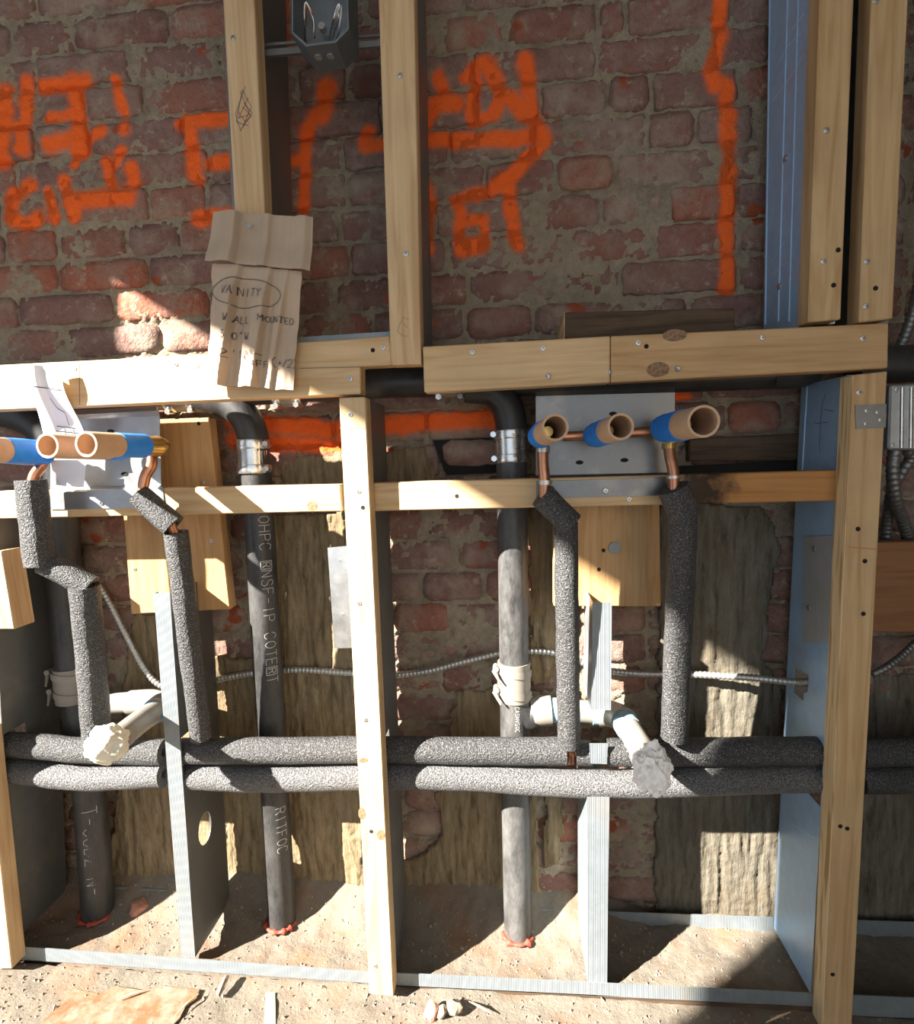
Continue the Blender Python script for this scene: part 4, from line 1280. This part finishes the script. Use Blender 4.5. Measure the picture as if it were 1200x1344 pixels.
# red sealant around the riser feet
def seal(label, px, py, R, seed):
    c = at(px, py, YP)
    c.z = float(h_cav(np.array([c.x]), np.array([YP - .02]))[0]) + .006
    mb = MB(); n = 40; m = 8
    vs = []; fs = []
    for i in range(n):
        th = 2 * math.pi * i / n
        w_ = .003 + .017 * abs(noise.noise(Vector((math.cos(th) * 3.1, math.sin(th) * 3.1, seed))))
        for k in range(m):
            ph = 2 * math.pi * k / m
            rr = R + .002 + math.cos(ph) * w_
            vs.append(c + Vector((math.cos(th) * rr, math.sin(th) * rr, math.sin(ph) * w_ * .8)))
    for i in range(n):
        for k in range(m):
            fs.append((i*m+k, ((i+1)%n)*m+k, ((i+1)%n)*m+(k+1)%m, i*m+(k+1)%m))
    mb.add(vs, fs, True)
    return obj('sealant_ring', mb, M_seal, None, label=label, category='sealant')
seal('red sealant smeared round the foot of the thick drain riser', 130, 1210, .0345, 1.0)
seal('red sealant smeared round the foot of the printed drain riser', 371, 1226, .0308, 2.0)
seal('red sealant smeared round the foot of the dusty drain riser', 680.5, 1240, .0308, 3.0)

# ================================================================== ARMOURED CABLE
def armour(label, pts, r, pitch, mat, name='armoured_cable'):
    P = catmull(P3(*pts), 24)
    # resample evenly
    L = [0.0]
    for a, b in zip(P[:-1], P[1:]): L.append(L[-1] + (b - a).length)
    step = pitch / 4
    n = int(L[-1] / step)
    out = []; rad = []; j = 0
    for i in range(n + 1):
        s = min(i * step, L[-1] - 1e-6)
        while L[j + 1] < s: j += 1
        out.append(P[j].lerp(P[j + 1], (s - L[j]) / max(1e-9, L[j + 1] - L[j])))
        rad.append(r * (1, .95, .80, .93)[i % 4])
    return obj(name, MB().tube(out, rad, 12), mat, None, label=label, category='cable')
YC = 1.1985
armour('ribbed armoured cable sagging across the bays behind the drain risers into the slotted steel stud', [(128,765,1.20),(146,795,YC),(168,838,YC),(190,878,YC),(212,900,YC),(238,903,YC),(275,894,YC),(330,884,YC),(390,879,YC),(455,883,YC),(510,886,YC),(560,881,YC),(610,868,YC),(660,857,YC),(710,855,YC),(745,862,YC),(790,878,YC),(840,884,YC),(905,885,YC-.01),(980,889,YC-.035),(1040,895,1.15),(1062,895,1.125),(1078,893,1.11)], .0078, .0088, M_conduit)
armour('dark ribbed cable hanging under the steel box in the shaded bay', [(1176,585,1.07),(1172,615,1.07),(1176,655,1.09),(1186,685,1.14),(1196,722,1.182),(1200,760,1.185)], .011, .011, M_conduit_d)
armour('dark ribbed cable looping beside the steel box in the shaded bay', [(1188,588,1.09),(1196,600,1.10),(1184,620,1.11),(1170,650,1.13),(1164,700,1.178),(1163,760,1.18)], .010, .011, M_conduit_d)
armour('dark ribbed cable rising at the edge of the shaded bay below the plank', [(1145,885,1.15),(1165,875,1.15),(1190,855,1.165),(1215,825,1.178),(1230,770,1.18),(1232,700,1.18)], .0075, .0085, M_conduit_d)
armour('dark ribbed cable in the shade above the black pipe stub', [(1180,460,1.17),(1192,430,1.17),(1203,390,1.17),(1216,300,1.17),(1224,100,1.17),(1228,-200,1.17)], .010, .010, M_conduit_d)
tube_thing('drain_pipe', 'black pipe stub crossing the shaded bay above the steel box', 'pipe', P3((1120,480,1.13),(1180,478,1.13),(1480,464,1.13)), .034, M_fitting, 28)

# steel box in the shaded bay
bx0 = thing('steel_box', 'ribbed steel electrical box in the shaded bay right of the nail plate', 'box', at(1190, 592, 1.05))
mb = slab([(1169,505),(1246,502),(1246,592),(1166,590)], 1.05, .055)
obj('box_body', mb, M_galv, bx0, .003)
for x in (1184, 1196):
    A = at(x, 508, 1.05); B = at(x - 1, 588, 1.05)
    obj('pressed_rib', MB().tube([A, B], .0035, 10), M_bright, bx0)
screw(bx0, 1177, 511, 1.05, .005); screw(bx0, 1172, 584, 1.05, .004)

# ================================================================== ELECTRICAL BOX AT THE TOP
jb = thing('junction_box', 'grey steel junction box with looped wires, hung on a bar between the upper studs', 'electrical box', at(425, 60, 1.03))
rim = [(383,-40),(383,44),(402,61),(441,56),(458,38),(456,-44),(440,-60),(400,-58)]
YF, YK = .985, 1.048
vs = []; fs = []
n = len(rim)
c0 = at(420, 0, YF)
front = [at(x, y, YF) for x, y in rim]
back = [p + Vector((0, YK - YF, 0)) for p in front]
inn = [c0 + (p - c0) * .95 for p in front]; 
for p in inn: p.y = YF
innb = [p + Vector((0, YK - YF - .003, 0)) for p in inn]
vs = front + back + inn + innb
for i in range(n):
    j = (i + 1) % n
    fs += [(i, j, n + j, n + i), (2*n + i, 3*n + i, 3*n + j, 2*n + j), (i, 2*n + i, 2*n + j, j)]
fs += [tuple(range(n, 2 * n)), tuple(range(3 * n, 4 * n))[::-1]]
obj('box_shell', MB().add(vs, fs), galv('box_steel', (0.20, 0.225, 0.24), 0.6, 0.45), jb)
bar = slab([(330,66),(502,52),(502,60),(330,75)], 1.05, .006)
obj('hanger_bar', bar, M_galv_dark, jb)
bar = slab([(330,58),(502,44),(502,47),(330,62)], 1.062, .003)
obj('hanger_bar', bar, M_galv_dark, jb)
def loop_wire(pts, mat, r=.0017):
    obj('wire', MB().tube(catmull(P3(*pts), 8), r, 8), mat, jb)
loop_wire([(400,58,1.03),(402,20,.99),(404,5,.975),(410,20,.98),(413,50,1.02)], M_copper)
loop_wire([(403,60,1.03),(400,25,.985),(402,3,.97),(412,28,.985),(412,48,1.0)], M_bright)
loop_wire([(432,54,1.03),(438,25,.985),(445,5,.972),(444,25,.985),(436,54,1.03)], M_bright)
loop_wire([(436,56,1.03),(442,20,.98),(448,8,.975),(446,35,.99),(441,54,1.02)], M_galv)
obj('ground_screw', MB().disc(at(425,40,1.03), (0,-1,0), .006, .012, 12), M_zinc, jb)
for kx in (418, 434):
    c = at(kx, 74, 1.012)
    c.z = (at(402,61,YF).z + at(441,56,YF).z) / 2 - .0005
    obj('knockout', MB().disc(c, (0, 0, -1), .0065, .0016, 16), M_galv, jb)

# ================================================================== CARDBOARD NOTE AND PAPER SHEET
def bil(c, u, v):
    (tl, tr, br, bl) = c
    return tl * (1 - u) * (1 - v) + tr * u * (1 - v) + br * u * v + bl * (1 - u) * v
def sheet(corners, nu, nv, depth, th, ragged=0.0):
    C = [at(*c) for c in corners]
    mb = MB(); vs = []
    for j in range(nv + 1):
        for i in range(nu + 1):
            u, v = i / nu, j / nv
            p = bil(C, u, v)
            p.y -= depth(u, v)
            if ragged and j == nv: p.z += ragged * noise.noise(Vector((u * 7, 3, 0)))
            if ragged and i in (0, nu): p.x += ragged * noise.noise(Vector((i, v * 6, 2)))
            vs.append(p)
    W = nu + 1; n = len(vs)
    fs = [(j*W+i, (j+1)*W+i, (j+1)*W+i+1, j*W+i+1) for j in range(nv) for i in range(nu)]
    mb.add(vs + [p + Vector((0, th, 0)) for p in vs], fs + [tuple(k + n for k in f[::-1]) for f in fs], False)
    bd = [i for i in range(W)] + [j*W+nu for j in range(1, nv+1)] + [nv*W+i for i in range(nu-1, -1, -1)] + [j*W for j in range(nv-1, 0, -1)]
    allv = vs + [p + Vector((0, th, 0)) for p in vs]
    k = len(bd)
    ev = [allv[b] for b in bd] + [allv[b + n] for b in bd]
    mb.add(ev, [(a, (a + 1) % k, k + (a + 1) % k, k + a) for a in range(k)], False, 1)
    return mb, (lambda u, v: bil(C, u, v) - Vector((0, depth(u, v) + .0016, 0)))
def tri(x, c, w): return max(0.0, 1 - abs(x - c) / w)
def sm(x, a, b):
    t = min(1, max(0, (x - a) / (b - a))); return t * t * (3 - 2 * t)
cn = thing('cardboard_note', 'torn corrugated cardboard note with handwriting hung on the wooden stud', 'note', at(330, 514, .98))
def dep1(u, v):
    d = .0007 * math.sin(u * 75) * .5 + .008 * sm(v, .5, 1)
    d += .014 * sm(u, 0, .22) * (1 - sm(u, .25, .31)) + .007 * sm(u, .45, .56) * (1 - sm(u, .57, .61)) + .006 * sm(u, .8, .9) * (1 - sm(u, .92, 1))
    return d
mb, f1 = sheet([(280,278,.985),(411,285,.985),(409,357,.968),(272,344,.968)], 90, 20, dep1, .0035)
obj('top_flap', mb, [M_card, M_card_edge], cn)
def dep2(u, v):
    ca = .33 - .14 * v; cb = .68 - .12 * v
    d = .0006 * math.sin(u * 80) * .5
    d += .022 * sm(u, ca - .30, ca - .03) * (1 - sm(u, ca - .02, ca + .03))
    d += .017 * sm(u, cb - .30, cb - .03) * (1 - sm(u, cb - .02, cb + .03))
    d += .007 * sm(u, cb + .05, cb + .16) * (1 - sm(u, cb + .17, cb + .21))
    d += .003 * noise.noise(Vector((u * 5, v * 6, 1.3)))
    return d * (0.35 + .65 * sm(v, 0, .3))
mb, f2 = sheet([(279,346,.972),(396,356,.972),(385,512,.985),(274,505,.985)], 110, 60, dep2, .0035, .004)
lp = obj('lower_panel', mb, [M_card, M_card_edge], cn)
def note_fn(px, py):
    # invert approximately: panel corners in pixels
    v = (py - 350) / 158.0
    xl = 279 + (274 - 279) * v; xr = 396 + (385 - 396) * v
    return f2(min(1, max(0, (px - xl) / (xr - xl))), min(1, max(0, v)))
hand = []
def hw(txt, x, y, h, slope=0.0, adv=.85):
    for pl in text_strokes(txt, 0, 0, 1.0, adv, .08, .03):
        hand.append([(x + u * h, y - v * h + slope * u * h) for u, v in pl])
hw('VANITY', 296, 389, 10.5)
hw('WALL', 300, 424, 9.5); hw('MOUNTED', 344, 420, 8, 0.0, .75)
hw('30"W', 297, 446, 9.5, 0, .95)
hw('2\'10"', 296, 471, 10.5); hw('C', 324, 472, 8); hw('~~', 334, 468, 8); hw('AFF', 334, 480, 8); hw('(+/2)', 358, 478, 11, 0, .6)
oval = [(325 + 46 * math.cos(t), 385 + 19 * math.sin(t)) for t in [2 * math.pi * k / 48 for k in range(49)]]
hand.append(oval)
mb = MB()
for pl in hand:
    for a, b in zip(pl[:-1], pl[1:]):
        dx, dy = b[0] - a[0], b[1] - a[1]; L = math.hypot(dx, dy)
        if L < 1e-6: continue
        nx_, ny_ = -dy / L * .45, dx / L * .45
        nseg = max(1, int(L / 2))
        for k in range(nseg):
            p = (a[0] + dx * k / nseg, a[1] + dy * k / nseg); q_ = (a[0] + dx * (k + 1) / nseg, a[1] + dy * (k + 1) / nseg)
            mb.add([note_fn(p[0]-nx_, p[1]-ny_), note_fn(q_[0]-nx_, q_[1]-ny_), note_fn(q_[0]+nx_, q_[1]+ny_), note_fn(p[0]+nx_, p[1]+ny_)], [(0,1,2,3)])
obj('handwriting', mb, M_ink, lp)
nl = MB().tube([at(327,294,.985), at(333,300,.955)], .0016, 8)
nl.disc(at(325.5,292.5,.953) + Vector((.006,0,-.004)), (.1,-1,.1), .004, .002, 12)
obj('nail', MB().tube([at(326,294,.99), at(328,296,.958)], .0018, 8).disc(at(328,296,.958), (0,-1,.1), .0045, .0015, 12), M_zinc, cn)

ps = thing('paper_sheet', 'creased white paper with a pencil sketch hanging over the sunlit header', 'paper', at(80, 640, .985))
def dp(u, v): return .010 * math.sin(v * 5 + .5) * (.4 + u) + .004 * math.sin(u * 5) + .012 * tri(u, .35, .12) * sm(v, 1, .2)
mb, pf = sheet([(38,480,.985),(83,482,.985),(106,590,1.0),(58,588,1.0)], 16, 30, dp, .0004)
pu = obj('upper_sheet', mb, [M_paper, M_paper], ps)
sk = [[(.1,.25),(.95,.28)], [(.55,.38),(.62,.5),(.75,.55),(.72,.7)], [(.45,.72),(.85,.74)], [(.4,.78),(.9,.8)], [(.6,.74),(.58,.9),(.8,.9),(.78,.74)], [(.3,.95),(.5,.85),(.55,.98)]]
obj('pencil_sketch', ribbon(MB(), sk, lambda u, v: pf(min(1, max(0, u)), min(1, max(0, v))), .012), M_ink, pu)
mb, _ = sheet([(66,604,1.022),(113,604,1.022),(110,640,1.02),(73,636,1.018)], 12, 10, lambda u, v: .006 * sm(v, .5, 1) * math.sin(u * 3), .0004)
obj('lower_sheet', mb, [M_paper, M_paper], ps)
mark(hdl, [[(257,478),(259,484),(261,479),(263,485)]], YW, .0008, M_ink)

# ================================================================== RUBBLE AND LITTER
def chunk(name, label, px, py, Y, r, seed, mat, stretch=(1, 1, .7), cat='rubble', group=None):
    bm = bmesh.new()
    bmesh.ops.create_icosphere(bm, subdivisions=2, radius=1.0)
    for v in bm.verts:
        p = v.co.copy()
        p.x = math.copysign(min(abs(p.x), .72), p.x); p.y = math.copysign(min(abs(p.y), .78), p.y); p.z = math.copysign(min(abs(p.z), .7), p.z)
        v.co = p * (1 + .35 * noise.noise(p * 1.7 + Vector((seed, seed * .7, 0))))
        v.co.x *= stretch[0] * r; v.co.y *= stretch[1] * r; v.co.z *= stretch[2] * r
    me = bpy.data.meshes.new(name); bm.to_mesh(me); bm.free()
    c = at(px, py, Y)
    o = obj(name, (me, c), mat, None, label=label, category=cat)
    o.rotation_euler = (seed % 1, seed * 1.3 % 1, seed * 2.1 % 3)
    if group: o['group'] = group
    return o
chunk('brick_fragment', 'reddish brick fragment in the dust beside the thick drain riser', 183, 1192, 1.16, .024, 2.4, M_chunk, (1,1,.9))
chunk('mortar_lump', 'pale flat mortar lump on the floor right of the tall stud foot', 596, 1322, .985, .020, 5.2, M_stone, (1,.9,.8))
chunk('brick_fragment', 'purplish brick fragment on the floor near the tall stud foot', 567, 1327, .98, .018, 9.1, M_chunk, (.7,.8,1.1))
chunk('mortar_lump', 'slim mortar splinter beside the purplish brick fragment', 580, 1328, .975, .014, 7.3, M_stone, (.5,.8,1.2))
chunk('mortar_lump', 'long curled debris strip on the floor in front of the left track', 292, 1294, 1.0, .018, 4.4, M_stone, (.4,1.3,.5))
def fpt(px, py, z):
    w = R0 * ((px - 600) / FPX) + R1 * ((py - 672) / FPX) + R2
    w = w * ((z - CAMH) / w.z)
    return Vector((w.x, w.y, z))
q_ = fpt(354, 1328, 0)
TZ = float(h_front(np.linspace(q_.x - .01, q_.x + .01, 9), np.linspace(q_.y - .03, q_.y + .03, 9)).max()) + .0002
gt = obj('green_tape', MB().prism([fpt(x, y, TZ) for x, y in ((349,1304),(361,1303),(362,1352),(346,1352))], (0,0,.001)), M_gtape, None, label='faded green tape strip stuck on the dusty floor', category='tape')
def dusty_board():
    m = M_board_x.copy(); m.name = 'dusty_floorboard'
    t = NT.__new__(NT); t.m = m; t.t = m.node_tree; t.b = m.node_tree.nodes['Principled BSDF']
    src = t.b.inputs['Base Color'].links[0].from_socket
    p = t.n('ShaderNodeNewGeometry').outputs['Position']
    f = t.math('MULTIPLY', t.math('SUBTRACT', t.noise(p, 24, 6, .75), .42), 5, True)
    t.base(t.mix(f, t.mix(.5, src, (0.12, 0.075, 0.045)), (0.235, 0.19, 0.14)))
    return m
M_fb = dusty_board()
edge = [(46,1352),(70,1330),(84,1318),(98,1300),(130,1306),(150,1296),(190,1302),(214,1296),(262,1301),(258,1312),(244,1322),(236,1338),(222,1352)]
obj('floorboard', MB().prism([fpt(x, y, -.001) for x, y in edge], (0, 0, .0035)), M_fb, floor)
SPL = ['pale wood splinter lying on the brown bare patch of the floor', 'short wood splinter at the ragged edge of the brown floor patch', 'wood splinter near the purplish brick fragment', 'wood splinter crossing another at the right stud foot']
for i_, (x, y, a, L) in enumerate([(172,1306,.5,.05),(246,1318,1.1,.05),(630,1322,2.7,.05),(1022,1335,.4,.06)]):
    c = fpt(x, y, .009); d_ = Vector((math.cos(a), math.sin(a), 0)) * L / 2
    o = obj('wood_splinter', MB().tube([c - d_, c + Vector((0, 0, .002)), c + d_], [.0008, .0024, .0006], 5), M_splint, None, label=SPL[i_], category='splinter')
# fine grit: nobody could count it
gr = MB()
r_ = random.Random(5)
def grit(x, y, z, s):
    a = r_.uniform(0, 6.28)
    p = [Vector((math.cos(a + k * 2.09) * s * r_.uniform(.6, 1.2), math.sin(a + k * 2.09) * s * r_.uniform(.6, 1.2), -s * .3)) for k in range(3)]
    t = Vector((r_.uniform(-.4, .4) * s, r_.uniform(-.4, .4) * s, s * r_.uniform(.4, 1.0)))
    b = Vector((x, y, z))
    gr.add([b + p[0], b + p[1], b + p[2], b + t], [(0,1,3),(1,2,3),(2,0,3),(0,2,1)])
pts = []
for i in range(2600):
    x = r_.uniform(-1.3, .95); y = r_.uniform(.80, 1.03)
    pts.append((x, y))
hz_ = h_front(np.array([p[0] for p in pts]), np.array([p[1] for p in pts]))
for (x, y), z in zip(pts, hz_): grit(x, y, z, r_.choice([.0015, .002, .003, .0045, .006]) * (1.5 if r_.random() < .03 else 1))
pts = [(r_.uniform(-1.3, .62), r_.uniform(1.05, 1.2)) for i in range(1500)]
hz_ = h_cav(np.array([p[0] for p in pts]), np.array([p[1] for p in pts]))
for (x, y), z in zip(pts, hz_): grit(x, y, z, r_.choice([.0015, .002, .003, .005]))
obj('grit', gr, M_stone, None, kind='stuff', label='crumbs of mortar scattered over the dusty floor', category='grit')
